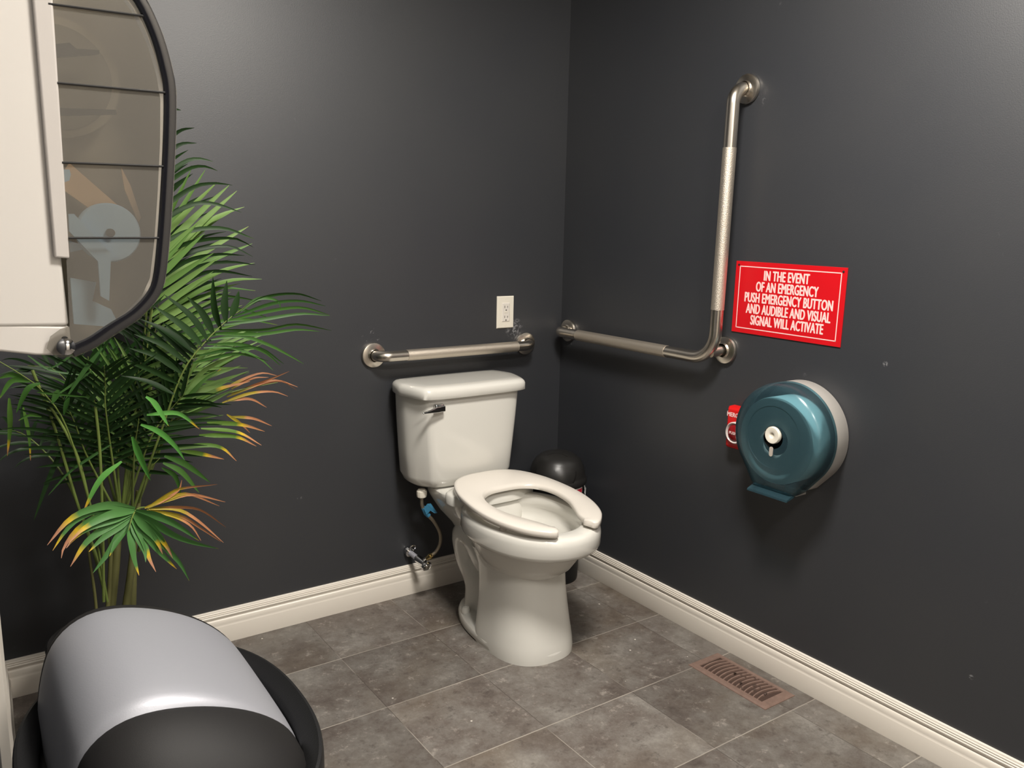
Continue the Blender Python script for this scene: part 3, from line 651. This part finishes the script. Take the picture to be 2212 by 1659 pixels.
sw_ = MB().loft(rings, False, False, closed=False).build('swing_lid', M_silver, t, angle=70); sw_['label'] = 'silver curved swing lid'
# black end caps of the hood
c2 = Vector((cen.x, 0, .575)); rings = []
for y, sx_, sz_ in ((yn+.012, .945, .74), (yn-.003, .955, .757), (yn-.014, .955, .75), (yn-.035, .945, .71), (yn-.065, .90, .61), (yn-.090, .80, .47), (yn-.110, .62, .32), (yn-.124, .36, .15), (yn-.130, .1, .03)):
    rings.append([Vector((c2.x+(p.x-c2.x)*sx_, y, cen.z+(p.z-cen.z)*(sz_ if p.z > cen.z else 1))) for p in pc])
MB().loft(rings, False, True, closed=False).build('hood_end', M_blackd, t, angle=60)
rings = []
for y, s_ in ((yf_-.006, .985), (yf_+.001, .994), (yf_+.006, .994), (yf_+.012, .982), (yf_+.03, .93), (yf_+.045, .80), (yf_+.052, .5), (yf_+.055, .1)):
    rings.append([Vector((c2.x+(p.x-c2.x)*s_, y, c2.z+(p.z-c2.z)*s_)) for p in pc])
MB().loft(rings, False, True, closed=False).build('hood_end', M_blackd, t, angle=60)

# ---------------------------------------------------------------- paper towel dispenser, near left
YN, YF = -1.735, -1.455        # side facing the camera, far side
t = thing('paper_towel_dispenser', (lx(-1.6), -1.595, 1.2), 'cream and smoky clear paper towel dispenser mounted high at the left', 'towel dispenser')
def side(px_list, Y): return [at(x, y, Y) for x, y in px_list]
wx = lx(-1.6)-.002
Pb = side([(150, 705), (128, 505), (105, 0), (100, -120)], YN)
body = [Vector((wx, 0, Pb[0].z+.003)), Vector((Pb[0].x, 0, Pb[0].z)), Vector((Pb[1].x, 0, Pb[1].z)), Vector((Pb[2].x, 0, Pb[2].z)), Vector((Pb[2].x, 0, 1.60)), Vector((wx, 0, 1.60))]
mb = MB(); mb.loft([[Vector((p.x, y, p.z)) for p in body] for y in (YN+.002, YF)]); bo = mb.build('back_housing', M_cream, t, bevel=.003)
lo = [at(-60, 712, YN), at(0, 745, YN), at(80, 769, YN), at(158, 769, YN), at(152, 706, YN)]
lo = [Vector((wx, 0, lo[0].z+.006)), Vector((wx, 0, lo[1].z+.002))] + [Vector((p.x, 0, p.z)) for p in lo[2:]]
mb = MB(); mb.loft([[Vector((p.x, y, p.z)) for p in lo] for y in (YN+.0035, YF-.001)]); mb.build('lower_chute', M_cream, t, bevel=.002)
# raised edge strip of the housing
st_ = [at(117, 556, YN), at(149, 558, YN), at(105, -120, YN), at(60, -120, YN)]
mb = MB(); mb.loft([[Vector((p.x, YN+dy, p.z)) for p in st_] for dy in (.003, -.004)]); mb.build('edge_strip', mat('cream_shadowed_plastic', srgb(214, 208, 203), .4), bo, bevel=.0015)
# smoky cover: side faces and curved front shell
cov = [(106, -150), (230, -150), (275, -60), (318, 0), (352, 75), (372, 145), (381, 200), (380, 300), (374, 420), (366, 530), (356, 610), (338, 650), (300, 690), (250, 722), (205, 752), (162, 771), (120, 771), (100, 752), (108, 726), (130, 710), (150, 704)]
cs = side(cov, YN)
M_smoke = see_through('smoky_plastic', (.60, .58, .54, 1), (.34, .32, .285, 1), .34, .10, 1.45)
M_smoked = mat('smoky_edge', srgb(22, 22, 28), .16, coat=.3)
mb = MB(); mb.add([Vector((p.x, YN-.0015, p.z)) for p in cs], [tuple(range(len(cs)))]); cvp = mb.build('clear_cover', M_smoke, t, smooth=False); cvp['label'] = 'smoky see-through cover'
out = cs[1:16]; cc = Vector((sum(p.x for p in out)/len(out), 0, sum(p.z for p in out)/len(out)))
sp2 = spline([Vector((p.x, 0, p.z)) for p in out], 60)
def inset(P, d):
    r_ = []
    for i, p in enumerate(P):
        tt = (P[min(i+1, len(P)-1)]-P[max(i-1, 0)]).normalized(); n_ = Vector((tt.z, 0, -tt.x))
        if n_.dot(p-cc) > 0: n_ = -n_
        r_.append(p+n_*d)
    return r_
def shell(yy, d): return [Vector((p.x, yy, p.z)) for p in inset(sp2, d)]
MB().loft([shell(YN-.001, .0105), shell(YN-.0045, .0095), shell(YN-.0055, .006), shell(YN-.0045, .0015), shell(YN, 0), shell(YN+.012, 0)], False, False, closed=False).build('front_shell', M_smoked, cvp, angle=50)
MB().loft([shell(YN+.012, 0), shell(YF, 0)], False, False, closed=False).build('front_window', M_smoke, cvp, angle=50)
# grooves pressed across the cover side
for (x0, ya, x1, yb2) in ((104, 8, 330, 37), (124, 179, 378, 202), (134, 351, 368, 360), (148, 514, 360, 514)):
    a, c = at(x0, ya, YN-.0035), at(x1, yb2, YN-.0035)
    MB().tube([a, c], .0009, 8).build('groove', mat('groove_dark', srgb(30, 28, 27), .6) if x0 == 104 else bpy.data.materials['groove_dark'], cvp)
# what shows through: backing, roll, hub disc, arm
M_in = mat('inner_brown', srgb(150, 142, 126), .7, noise=.25, nscale=14)
mb = MB(); mb.loft([[Vector((p.x, y, p.z)) for p in inset([Vector((q_.x, 0, q_.z)) for q_ in cs], .0015)] for y in (YN+.050, YN+.052)]); mb.build('inner_panel', M_in, t, smooth=False)
hub = at(238, 503, YN+.012)
M_hub = mat('pale_blue_plastic', srgb(190, 226, 255), .4)
h_o = MB().lathe([(.0240, 0), (.0240, .010), (.0228, .012), (.008, .0122)], hub+Vector((0, .014, 0)), (0, -1, 0), 40).build('roll_hub', M_hub, t)
MB().lathe([(.0034, 0), (.0034, .004), (.0018, .0045)], hub+Vector((0, .0015, 0)), (0, -1, 0), 14).build('hub_pin', M_dark, h_o)
def strip(pix, Y, dep, name, mt, par):
    P = side(pix, Y); mb = MB(); mb.loft([P, [p+Vector((0, dep, 0)) for p in P]]); return mb.build(name, mt, par, smooth=False)
strip([(148, 462), (160, 462), (240, 548), (236, 650), (218, 640), (212, 565), (150, 500)], YN+.006, .004, 'roll_arm', M_hub, t)
strip([(137, 372), (150, 352), (285, 470), (262, 500), (137, 410)], YN+.030, .004, 'paper_web', mat('kraft_paper', srgb(226, 190, 150), .8), t)
strip([(262, 362), (282, 400), (305, 470), (300, 480), (270, 410)], YN+.032, .003, 'paper_web', bpy.data.materials['kraft_paper'], t)
strip([(137, 366), (150, 366), (153, 376), (150, 390), (138, 394)], YN+.02, .003, 'sensor_tab', M_hub, t)
strip([(152, 600), (208, 610), (200, 650), (240, 668), (256, 700), (240, 706), (160, 700)], YN+.024, .004, 'guide_plate', M_hub, t)
strip([(150, 520), (195, 535), (152, 545)], YN+.020, .004, 'guide_plate', M_hub, t)
# paper roll seen at the top of the cover
rc2 = at(120, 150, YN+.03)
MB().lathe([(.046, 0), (.046, .006)], Vector((rc2.x, YN+.036, rc2.z-.006)), (0, -1, 0), 48).build('paper_roll', mat('roll_paper', srgb(150, 142, 124), .8), t)
MB().lathe([(.040, 0), (.040, .0065)], Vector((rc2.x, YN+.035, rc2.z-.006)), (0, -1, 0), 48).build('roll_end', mat('roll_end_dark', srgb(112, 106, 92), .8, noise=.2, nscale=20), t)
strip([(112, 96), (150, 92), (165, 105), (215, 108), (214, 117), (150, 122), (112, 125)], YN+.008, .004, 'spindle', M_blackp, t)
strip([(125, 233), (250, 237), (252, 247), (125, 250)], YN+.010, .004, 'cutter_bar', M_blackp, t)
# pivot knob in the lobe at the bottom
kb = at(141, 748, YN-.003)
MB().lathe([(.0068, 0), (.0068, .004), (.0045, .0065), (0, .0072)], kb, (0, -1, 0), 24).build('pivot_screw', M_chrome, cvp)
MB().lathe([(.0026, 0), (.0022, .0015)], at(140, 733, YN-.002), (0, -1, 0), 14).build('pivot_hole', M_dark, cvp)

# ---------------------------------------------------------------- palm
pcx, pcy = -1.665, -.41
palm = thing('potted_palm', (pcx, pcy, 0), 'tall green areca palm in a dark pot in the left corner', 'potted plant')
M_pot = mat('dark_pot', srgb(26, 25, 25), .5)
MB().lathe([(.105, 0), (.112, .004), (.14, .27), (.150, .275), (.152, .30), (.147, .305), (.138, .303), (.134, .285)], (pcx, pcy, 0), seg=48).build('pot', M_pot, palm)
MB().lathe([(.134, .280), (.1, .287), (0, .290)], (pcx, pcy, 0), seg=32, cap0=False).build('soil', mat('soil', srgb(48, 36, 28), .95, bump=1, bscale=90, noise=.4, nscale=60), palm)

def leaf_mat(name, c1, c2, tip1, tip2, start):
    mt = bpy.data.materials.new(name); mt.use_nodes = True; nt = mt.node_tree; b_ = nt.nodes['Principled BSDF']; L = nt.links.new
    at_ = nt.nodes.new('ShaderNodeAttribute'); at_.attribute_name = 'leafpos'; sp = nt.nodes.new('ShaderNodeSeparateXYZ'); L(at_.outputs['Vector'], sp.inputs[0])
    mx = nt.nodes.new('ShaderNodeMix'); mx.data_type = 'RGBA'; mx.inputs[6].default_value = c1; mx.inputs[7].default_value = c2; L(sp.outputs[1], mx.inputs[0])
    # tip browning: position along the leaflet shifted by a random amount per leaflet
    ad = nt.nodes.new('ShaderNodeMath'); ad.operation = 'MULTIPLY_ADD'; ad.inputs[1].default_value = .45; L(sp.outputs[1], ad.inputs[0]); L(sp.outputs[0], ad.inputs[2])
    rp = nt.nodes.new('ShaderNodeValToRGB'); e = rp.color_ramp.elements
    e[0].position = 0; e[0].color = (1, 1, 1, 1)
    mr = nt.nodes.new('ShaderNodeMapRange'); mr.inputs[1].default_value = start; mr.inputs[2].default_value = start+.10; L(ad.outputs[0], mr.inputs[0])
    m2 = nt.nodes.new('ShaderNodeMix'); m2.data_type = 'RGBA'; m2.inputs[7].default_value = tip1; L(mr.outputs[0], m2.inputs[0]); L(mx.outputs[2], m2.inputs[6])
    mr2 = nt.nodes.new('ShaderNodeMapRange'); mr2.inputs[1].default_value = start+.10; mr2.inputs[2].default_value = start+.24; L(ad.outputs[0], mr2.inputs[0])
    m3 = nt.nodes.new('ShaderNodeMix'); m3.data_type = 'RGBA'; m3.inputs[7].default_value = tip2; L(mr2.outputs[0], m3.inputs[0]); L(m2.outputs[2], m3.inputs[6])
    L(m3.outputs[2], b_.inputs['Base Color']); b_.inputs['Roughness'].default_value = .52; b_.inputs['Specular IOR Level'].default_value = .3
    tr = nt.nodes.new('ShaderNodeBsdfTranslucent'); L(m3.outputs[2], tr.inputs[0])
    ms = nt.nodes.new('ShaderNodeMixShader'); ms.inputs[0].default_value = .22; L(b_.outputs[0], ms.inputs[1]); L(tr.outputs[0], ms.inputs[2])
    L(ms.outputs[0], nt.nodes['Material Output'].inputs[0])
    return mt
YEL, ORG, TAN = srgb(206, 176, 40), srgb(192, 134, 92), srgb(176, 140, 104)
LM = {
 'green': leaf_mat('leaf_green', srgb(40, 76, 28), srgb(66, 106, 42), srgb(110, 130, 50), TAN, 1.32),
 'dark': leaf_mat('leaf_shaded_dark_green', srgb(20, 42, 15), srgb(32, 60, 22), srgb(62, 86, 32), TAN, 1.36),  # leaflets turned from the light: their shade is in the darker green
 'light': leaf_mat('leaf_lit_light_green', srgb(88, 124, 58), srgb(118, 148, 82), srgb(150, 160, 80), TAN, 1.38),  # lit leaflets: the light on them is in the paler green
 'bright': leaf_mat('leaf_bright_green', srgb(74, 136, 56), srgb(96, 158, 74), YEL, ORG, 1.15),
 'worn': leaf_mat('leaf_yellow_tipped', srgb(66, 106, 40), srgb(88, 120, 46), YEL, ORG, .92),
 'worn2': leaf_mat('leaf_brown_tipped', srgb(70, 116, 60), srgb(84, 132, 70), YEL, srgb(178, 128, 100), 1.02),
 'dry': leaf_mat('leaf_dry_orange', srgb(170, 150, 44), srgb(120, 112, 42), ORG, srgb(176, 120, 84), .50),
}
M_stalk = mat('palm_stalk', srgb(96, 112, 52), .5, noise=.25, nscale=20)
M_cane = mat('palm_cane', srgb(92, 92, 52), .55, noise=.35, nscale=12)

def frond(pts, L, m_='green', n=18, start=.45, N=(0, -.75, .65), wid=.013, ang=(65, 25), sides=(-1, 1), droop=.35, seed=0, lift=.1, rr_=.0038, Lt=.55, Lb=.65):
    """one frond: its leaflets as one mesh, its stalk as a sub-part"""
    rnd = random.Random(seed); C_ = spline([at(*p) for p in pts], 90); nrm = Vector(N).normalized()
    mb = MB(); pos = []
    for s_ in sides:
        for k in range(n):
            f = (k+.5*(s_ > 0)*.6+rnd.uniform(-.2, .2))/n; f = min(max(f, 0), 1); q_ = start+(1-start)*f; i = min(int(q_*89), 88)
            p0 = C_[i].lerp(C_[i+1], q_*89-i); T_ = (C_[min(i+2, 89)]-C_[max(i-2, 0)]).normalized()
            S_ = T_.cross(nrm).normalized()*s_; a = R(ang[0]+(ang[1]-ang[0])*f+rnd.uniform(-6, 6))
            up_ = S_.cross(T_)*s_; up_ = up_ if up_.dot(nrm) > 0 else -up_
            d = (T_*math.cos(a)+S_*math.sin(a)+up_*(lift+rnd.uniform(-.08, .08))).normalized()
            env = Lb+(1-Lb)*math.sin(min(f*2.2, 1)*PI/2) if f < .5 else 1-(1-Lt)*((f-.5)*2)**1.6
            ll = L*env*rnd.uniform(.88, 1.1); w0 = wid*rnd.uniform(.85, 1.15)*(.75+.25*env)
            r1 = rnd.random(); dr = droop*rnd.uniform(.6, 1.4); seg = 9; p = p0.copy(); dv = d.copy(); rows = []
            wv = d.cross(up_).normalized()
            for j in range(seg+1):
                g = j/seg; w_ = w0*(.35+.65*min(1, g*4))*(1-g**2.2)**.9+.0006; w2 = dv.cross(up_); w2 = w2.normalized() if w2.length > 1e-4 else wv
                nn = w2.cross(dv)
                rows.append((p-w2*w_/2+nn*w_*.18*1, p.copy(), p+w2*w_/2+nn*w_*.18))
                pos += [(g, r1, 0)]*3
                dv = (dv+Vector((0, 0, -1))*dr*(.15+g)*(2/seg)*.55).normalized(); p = p+dv*ll/seg
            base_ = len(mb.v); mb.v += [v_ for row in rows for v_ in row]
            for j in range(seg):
                for c_ in range(2): mb.f.append((base_+j*3+c_, base_+j*3+c_+1, base_+(j+1)*3+c_+1, base_+(j+1)*3+c_))
    # keep every leaflet inside the room
    for v_ in mb.v:
        v_.y = min(v_.y, -.006); v_.x = max(v_.x, lx(v_.y)+.006)
    me = bpy.data.meshes.new('frond'); off = origin(palm); me.from_pydata([tuple(p-off) for p in mb.v], [], mb.f); me.update(); me.shade_smooth()
    a_ = me.attributes.new('leafpos', 'FLOAT_VECTOR', 'POINT')
    for i, v_ in enumerate(pos): a_.data[i].vector = v_
    me.materials.append(LM[m_]); o = bpy.data.objects.new('frond', me); col.objects.link(o); o.parent = palm
    if m_ in ('worn', 'dry'): o['label'] = 'frond with yellow and orange leaflet tips'
    st = C_[::3]+[C_[-1]]
    MB().tube(st, [rr_*(1-.8*k/(len(st)-1)) for k in range(len(st))], 8).build('stalk', M_stalk, o)
    return o

# canes rising from the pot
for (x0, y0_, x1, y1_, r_, Y0, Y1) in ((232, 1420, 258, 1090, .0115, -.40, -.38), (262, 1420, 300, 1060, .0095, -.42, -.40), (285, 1420, 285, 1120, .010, -.40, -.37), (222, 1425, 240, 1180, .006, -.44, -.43), (215, 1425, 190, 1180, .004, -.45, -.44)):
    p0 = at(x0, y0_, Y0); p0.z = .28; p1 = at(x1, y1_, Y1)
    MB().tube(spline([p0, p0.lerp(p1, .5)+Vector((.004, 0, 0)), p1], 12), [r_*(1-.25*k/11) for k in range(12)], 12).build('cane', M_cane, palm)

def blades(kind, stalk, items, seed=0, par_name='frond', rr_=.0035):
    """a frond whose leaflets each follow their own path; items: (points (px, py), depth or depths, width in m)"""
    rnd = random.Random(seed); mb = MB(); pos = []
    for it in items:
        P, Y, wd = it; Ys = Y if isinstance(Y, (list, tuple)) else [Y]*len(P)
        C_ = spline([at(x, y, yy) for (x, y), yy in zip(P, Ys)], 13); r1 = rnd.random()
        tp_ = 1.7 if kind in ('worn', 'worn2', 'dry') else 2.6
        view = (C_[6]-CAM).normalized(); tw = rnd.uniform(-.7, .7)
        for j, p in enumerate(C_):
            g = j/12; T_ = (C_[min(j+1, 12)]-C_[max(j-1, 0)]).normalized(); s_ = T_.cross(view).normalized(); nn = s_.cross(T_).normalized()
            if nn.dot(view) > 0: nn = -nn
            s2 = (s_*math.cos(tw)+nn*math.sin(tw)); n2 = (nn*math.cos(tw)-s_*math.sin(tw))
            w_ = wd*(.30+.70*min(1, g*3.5))*(1-g**tp_)**.9+.0007
            mb.v += [p-s2*w_/2+n2*w_*.16, p.copy(), p+s2*w_/2+n2*w_*.16]; pos += [(g, r1, 0)]*3
        b0 = len(mb.v)-39
        for j in range(12):
            for c_ in range(2): mb.f.append((b0+j*3+c_, b0+j*3+c_+1, b0+(j+1)*3+c_+1, b0+(j+1)*3+c_))
    for v_ in mb.v:
        v_.y = min(v_.y, -.006); v_.x = max(v_.x, lx(v_.y)+.006)
    me = bpy.data.meshes.new(par_name); off = origin(palm); me.from_pydata([tuple(p-off) for p in mb.v], [], mb.f); me.update(); me.shade_smooth()
    a_ = me.attributes.new('leafpos', 'FLOAT_VECTOR', 'POINT')
    for i, v_ in enumerate(pos): a_.data[i].vector = v_
    me.materials.append(LM[kind]); o = bpy.data.objects.new(par_name, me); col.objects.link(o); o.parent = palm
    if kind in ('worn', 'dry'): o['label'] = 'frond with yellow and orange leaflet tips'
    if stalk:
        st = spline([at(*p) for p in stalk], 24)
        MB().tube(st, [rr_*(1-.75*k/23) for k in range(24)], 8).build('stalk', M_stalk, o)
    return o

# background fronds, mostly behind the towel dispenser and in the dark middle
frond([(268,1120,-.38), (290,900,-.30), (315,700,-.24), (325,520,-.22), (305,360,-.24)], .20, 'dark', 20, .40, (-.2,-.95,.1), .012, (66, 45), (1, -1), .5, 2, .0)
frond([(262,1120,-.40), (280,960,-.42), (310,800,-.43), (330,660,-.44), (340,540,-.44)], .18, 'light', 12, .50, (-.3,-.95,.1), .014, (56, 34), (1,), .12, 3, .0)
frond([(262,1120,-.40), (290,980,-.36), (325,830,-.34), (345,730,-.34), (340,630,-.34)], .22, 'light', 12, .50, (-.3,-.95,.1), .011, (72, 58), (1,), .15, 4, .0)
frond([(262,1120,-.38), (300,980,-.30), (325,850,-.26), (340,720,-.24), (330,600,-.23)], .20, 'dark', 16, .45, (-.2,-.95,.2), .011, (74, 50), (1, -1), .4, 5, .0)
frond([(300,1080,-.40), (350,960,-.40), (390,860,-.38), (425,790,-.36), (470,740,-.35)], .19, 'light', 15, .42, (-.35,-.9,.3), .0095, (46, 22), (1,), .26, 8, .0)
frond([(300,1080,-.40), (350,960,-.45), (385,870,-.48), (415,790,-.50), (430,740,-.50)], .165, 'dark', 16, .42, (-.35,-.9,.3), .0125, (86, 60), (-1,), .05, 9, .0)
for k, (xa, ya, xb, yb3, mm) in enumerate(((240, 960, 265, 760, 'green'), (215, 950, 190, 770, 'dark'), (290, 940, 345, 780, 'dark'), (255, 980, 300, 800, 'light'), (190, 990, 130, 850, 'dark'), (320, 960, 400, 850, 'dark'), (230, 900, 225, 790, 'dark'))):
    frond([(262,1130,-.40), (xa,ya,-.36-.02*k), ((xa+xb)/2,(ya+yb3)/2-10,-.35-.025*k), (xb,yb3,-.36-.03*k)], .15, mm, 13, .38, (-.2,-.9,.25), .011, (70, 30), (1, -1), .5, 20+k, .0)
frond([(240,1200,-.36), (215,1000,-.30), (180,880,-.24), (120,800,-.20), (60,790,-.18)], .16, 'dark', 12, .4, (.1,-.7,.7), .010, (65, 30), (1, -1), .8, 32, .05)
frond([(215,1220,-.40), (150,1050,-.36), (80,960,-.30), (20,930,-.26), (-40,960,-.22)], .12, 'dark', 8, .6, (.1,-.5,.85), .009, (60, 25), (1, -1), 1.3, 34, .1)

# arching dark leaflets of the tallest frond
ar = [[(340,262),(372,238),(391,238)], [(330,330),(385,284),(420,276)], [(325,362),(385,314),(425,309)], [(320,410),(395,352),(430,343),(460,349)], [(320,425),(400,368),(440,359),(470,369)],
      [(320,470),(410,408),(460,396),(502,400)], [(320,500),(400,448),(455,439),(522,459)], [(320,545),(400,502),(480,493),(549,516)], [(320,575),(400,526),(500,514),(547,534)], [(320,600),(400,550),(490,532),(547,555)],
      [(320,622),(400,565),(470,549),(528,552)], [(320,650),(420,580),(490,566),(552,572)], [(320,668),(410,602),(470,585),(545,597)]]
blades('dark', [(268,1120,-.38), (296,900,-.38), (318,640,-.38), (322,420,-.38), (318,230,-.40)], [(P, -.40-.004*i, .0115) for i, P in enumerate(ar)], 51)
# lit leaflets, in the paler green, slanting up to the right
al = [[(325,545),(400,462),(470,393)], [(330,560),(420,470),(496,399)], [(335,580),(440,476),(512,412)], [(330,600),(420,505),(470,468),(528,447)], [(330,625),(430,552),(537,489)], [(330,655),(440,572),(545,526)], [(330,675),(430,610),(490,582),(550,568)], [(330,692),(430,630),(500,606),(566,603)],
      [(335,520),(370,455),(413,366)], [(335,530),(385,460),(444,366)], [(335,590),(400,530),(460,480),(505,455)], [(330,700),(400,660),(470,625),(520,612)]]
blades('light', [(262,1120,-.33), (290,900,-.33), (322,700,-.33), (334,560,-.33), (330,460,-.33)], [(P, -.33+.003*i, .0175 if i < 8 else .012) for i, P in enumerate(al)], 52)
blades('green', [(268,1120,-.30), (305,900,-.30), (330,740,-.30), (350,660,-.30)], [(P, -.30, .010) for P in ([(340,690),(430,640),(500,640),(565,652)], [(345,720),(440,672),(520,668),(588,690)], [(345,745),(450,700),(530,690),(600,702)], [(345,765),(450,725),(520,718),(585,722)], [(350,660),(420,634),(480,622),(552,628)])], 53)
# frond in front: dark broad leaflets up and left, long thin ones to the right
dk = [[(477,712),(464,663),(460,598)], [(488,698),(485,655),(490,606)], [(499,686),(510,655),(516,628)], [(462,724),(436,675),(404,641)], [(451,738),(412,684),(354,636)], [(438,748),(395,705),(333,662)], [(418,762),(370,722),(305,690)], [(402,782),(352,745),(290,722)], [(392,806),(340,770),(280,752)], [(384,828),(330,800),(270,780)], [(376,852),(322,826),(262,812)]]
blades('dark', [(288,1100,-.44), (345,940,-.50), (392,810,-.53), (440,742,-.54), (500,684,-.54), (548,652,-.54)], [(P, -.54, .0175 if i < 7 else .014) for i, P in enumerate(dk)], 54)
rg = [[(512,676),(570,642),(640,634),(694,650)], [(505,684),(590,655),(650,650),(703,661)], [(495,692),(580,672),(650,664),(713,681)], [(484,702),(570,690),(650,678),(712,682)], [(474,712),(570,712),(640,700),(716,714)], [(466,722),(560,722),(640,712),(690,716)],
      [(520,672),(560,645),(600,650),(606,668)], [(456,734),(520,726),(580,745),(625,768),(656,786)], [(448,744),(520,744),(570,760),(606,790)], [(440,752),(500,752),(556,772),(590,800)], [(430,768),(490,756),(560,752),(613,786)], [(416,784),(470,770),(520,764),(580,780)]]
blades('green', None, [(P, -.54, .0085) for P in rg], 55)
# right middle: light leaflets, then worn and dry tips
blades('light', [(300,1080,-.42), (345,960,-.44), (375,890,-.45), (420,850,-.45)], [(P, -.45, .0150) for P in ([(378,884),(430,846),(499,832)], [(382,872),(430,822),(520,790)], [(388,866),(440,800),(520,762)], [(380,898),(450,868),(505,842)], [(380,862),(420,790),(470,742)], [(376,852),(402,780),(440,728)])], 56)
blades('worn', None, [(P, -.46, .0125) for P in ([(390,878),(440,822),(478,797)], [(392,884),(450,856),(506,832)], [(400,880),(470,842),(540,824)], [(447,912),(521,917),(572,932)], [(434,926),(512,934),(565,962)], [(430,940),(508,943),(554,964)], [(380,970),(440,962),(480,968),(511,996)], [(391,974),(434,980),(484,992)])], 57)
blades('dry', [(380,905,-.44), (450,866,-.44), (520,842,-.44), (600,826,-.44)], [(P, -.44, .0080) for P in ([(490,858),(560,830),(600,822),(643,836)], [(500,850),(570,828),(610,824),(640,842)], [(480,870),(540,850),(590,846),(622,856)], [(470,850),(520,822),(565,806),(600,812)], [(520,842),(580,820),(625,802)], [(490,866),(540,862),(576,880)], [(500,840),(545,818),(580,815)], [(499,900),(547,904),(587,920)], [(490,895),(520,915),(540,935)])], 58)
# bright single leaflets in the middle
blades('bright', [(285,1110,-.46), (290,980,-.54), (300,905,-.58)], [([(304,917),(343,932),(378,963),(399,994)], -.60, .0125), ([(286,943),(299,976),(325,1038)], -.60, .0155), ([(315,857),(334,872),(364,920)], -.60, .0125), ([(263,997),(217,1037),(180,1105)], -.58, .0135), ([(317,896),(373,891),(399,900),(431,927)], -.56, .0105)], 60)
blades('green', [(300,1085,-.42), (320,1020,-.48), (345,990,-.50)], [([(355,985),(399,1002),(454,1042)], -.52, .014), ([(352,1000),(391,1019),(430,1064)], -.52, .013), ([(350,1010),(378,1028),(391,1067)], -.52, .011)], 61)
blades('green', None, [([(240,960),(200,985),(150,1020),(104,1070)], -.48, .006)], 66)
# left: arching leaflets and long drooping ones
blades('green', [(225,1200,-.46), (150,940,-.50), (95,850,-.52), (50,812,-.54), (-20,770,-.54)], [([(56,822),(26,809),(-5,818)], -.54, .0125), ([(65,824),(26,822),(-2,862)], -.54, .0115), ([(87,828),(61,841),(35,892)], -.54, .0130), ([(126,842),(119,858),(112,872)], -.54, .0130), ([(150,859),(145,872),(138,897)], -.54, .0125), ([(90,900),(65,896),(40,908)], -.54, .0070), ([(221,752),(187,794),(140,864)], -.54, .0095), ([(80,847),(130,852),(192,858)], -.54, .0050), ([(200,800),(150,835),(110,862)], -.52, .0055), ([(60,768),(110,800),(190,812)], -.50, .0050), ([(160,762),(130,785),(98,800)], -.50, .0045)], 62)
blades('dark', None, [([(140,955),(104,1037),(73,1124)], -.42, .0110)], 63)
blades('worn', None, [([(20,860),(22,920),(16,985)], -.36, .0120)], 64)
blades('worn', None, [([(50,880),(62,940),(66,995)], -.36, .0090)], 65)
# long bare stalks on the left
for q, (P, r_) in enumerate(((((228,1290), (205,1200), (165,1080), (135,980), (110,900), (70,800)), .0034), (((232,1300), (205,1150), (175,1010), (140,930), (90,850)), .0030), (((224,1300), (222,1150), (216,980), (205,870)), .0032))):
    MB().tube(spline([at(x, y, -.44-.02*q) for x, y in P], 30), r_, 8).build('stalk', M_stalk, palm)
# low spreading frond: broad green leaflets with brown tips, orange ones to the right
cx0 = lambda pts: [(x/2.304, 620+y/2.304) for x, y in pts]
lf = [[(672,1102),(540,1085),(420,1115),(330,1170),(235,1285)], [(668,1108),(500,1105),(390,1150),(320,1220),(262,1312)], [(664,1116),(500,1140),(390,1200),(320,1290),(305,1350)], [(662,1124),(540,1165),(440,1200),(370,1250),(330,1300)],
      [(658,1132),(540,1190),(430,1270),(350,1392)], [(656,1142),(570,1205),(500,1260),(442,1318)], [(652,1152),(590,1240),(540,1320),(462,1424)], [(648,1165),(600,1240),(570,1290),(545,1340)], [(642,1180),(650,1260),(665,1350),(692,1436)],
      [(650,1160),(690,1250),(720,1320),(725,1370)], [(652,1152),(710,1260),(740,1350),(776,1418)], [(656,1144),(730,1230),(790,1310),(880,1404)], [(660,1136),(760,1220),(850,1320),(900,1380),(942,1462)], [(664,1128),(760,1200),(830,1290),(860,1350)],
      [(670,1120),(760,1165),(860,1230),(960,1270),(1088,1302)], [(676,1112),(790,1140),(890,1190),(990,1262)], [(670,1116),(560,1130),(470,1170),(400,1215),(350,1270)], [(662,1130),(720,1190),(780,1260),(810,1330)]]
blades('worn2', [(300,1190,-.46), (318,1120,-.50), (318,1098,-.53), (296,1100,-.57), (284,1122,-.61), (278,1146,-.63)], [(cx0(P), [-.585]+[-.60-.012*k for k in range(1, len(P))], .0205) for P in lf], 70, rr_=.0042)
lo_ = [[(720,1100),(850,1055),(960,1033),(1122,1070)], [(730,1098),(820,1040),(900,1002),(1082,982)], [(740,1102),(880,1094),(1000,1110),(1125,1196)], [(740,1106),(880,1108),(980,1160),(1112,1272)], [(730,1112),(860,1140),(950,1190),(1000,1262)], [(725,1096),(840,1050),(940,1030),(1092,1090)], [(745,1108),(900,1140),(1000,1200),(1100,1268)], [(735,1100),(830,1052),(890,1010),(905,960)]]
blades('dry', None, [(cx0(P), -.56, .0088) for P in lo_], 71)
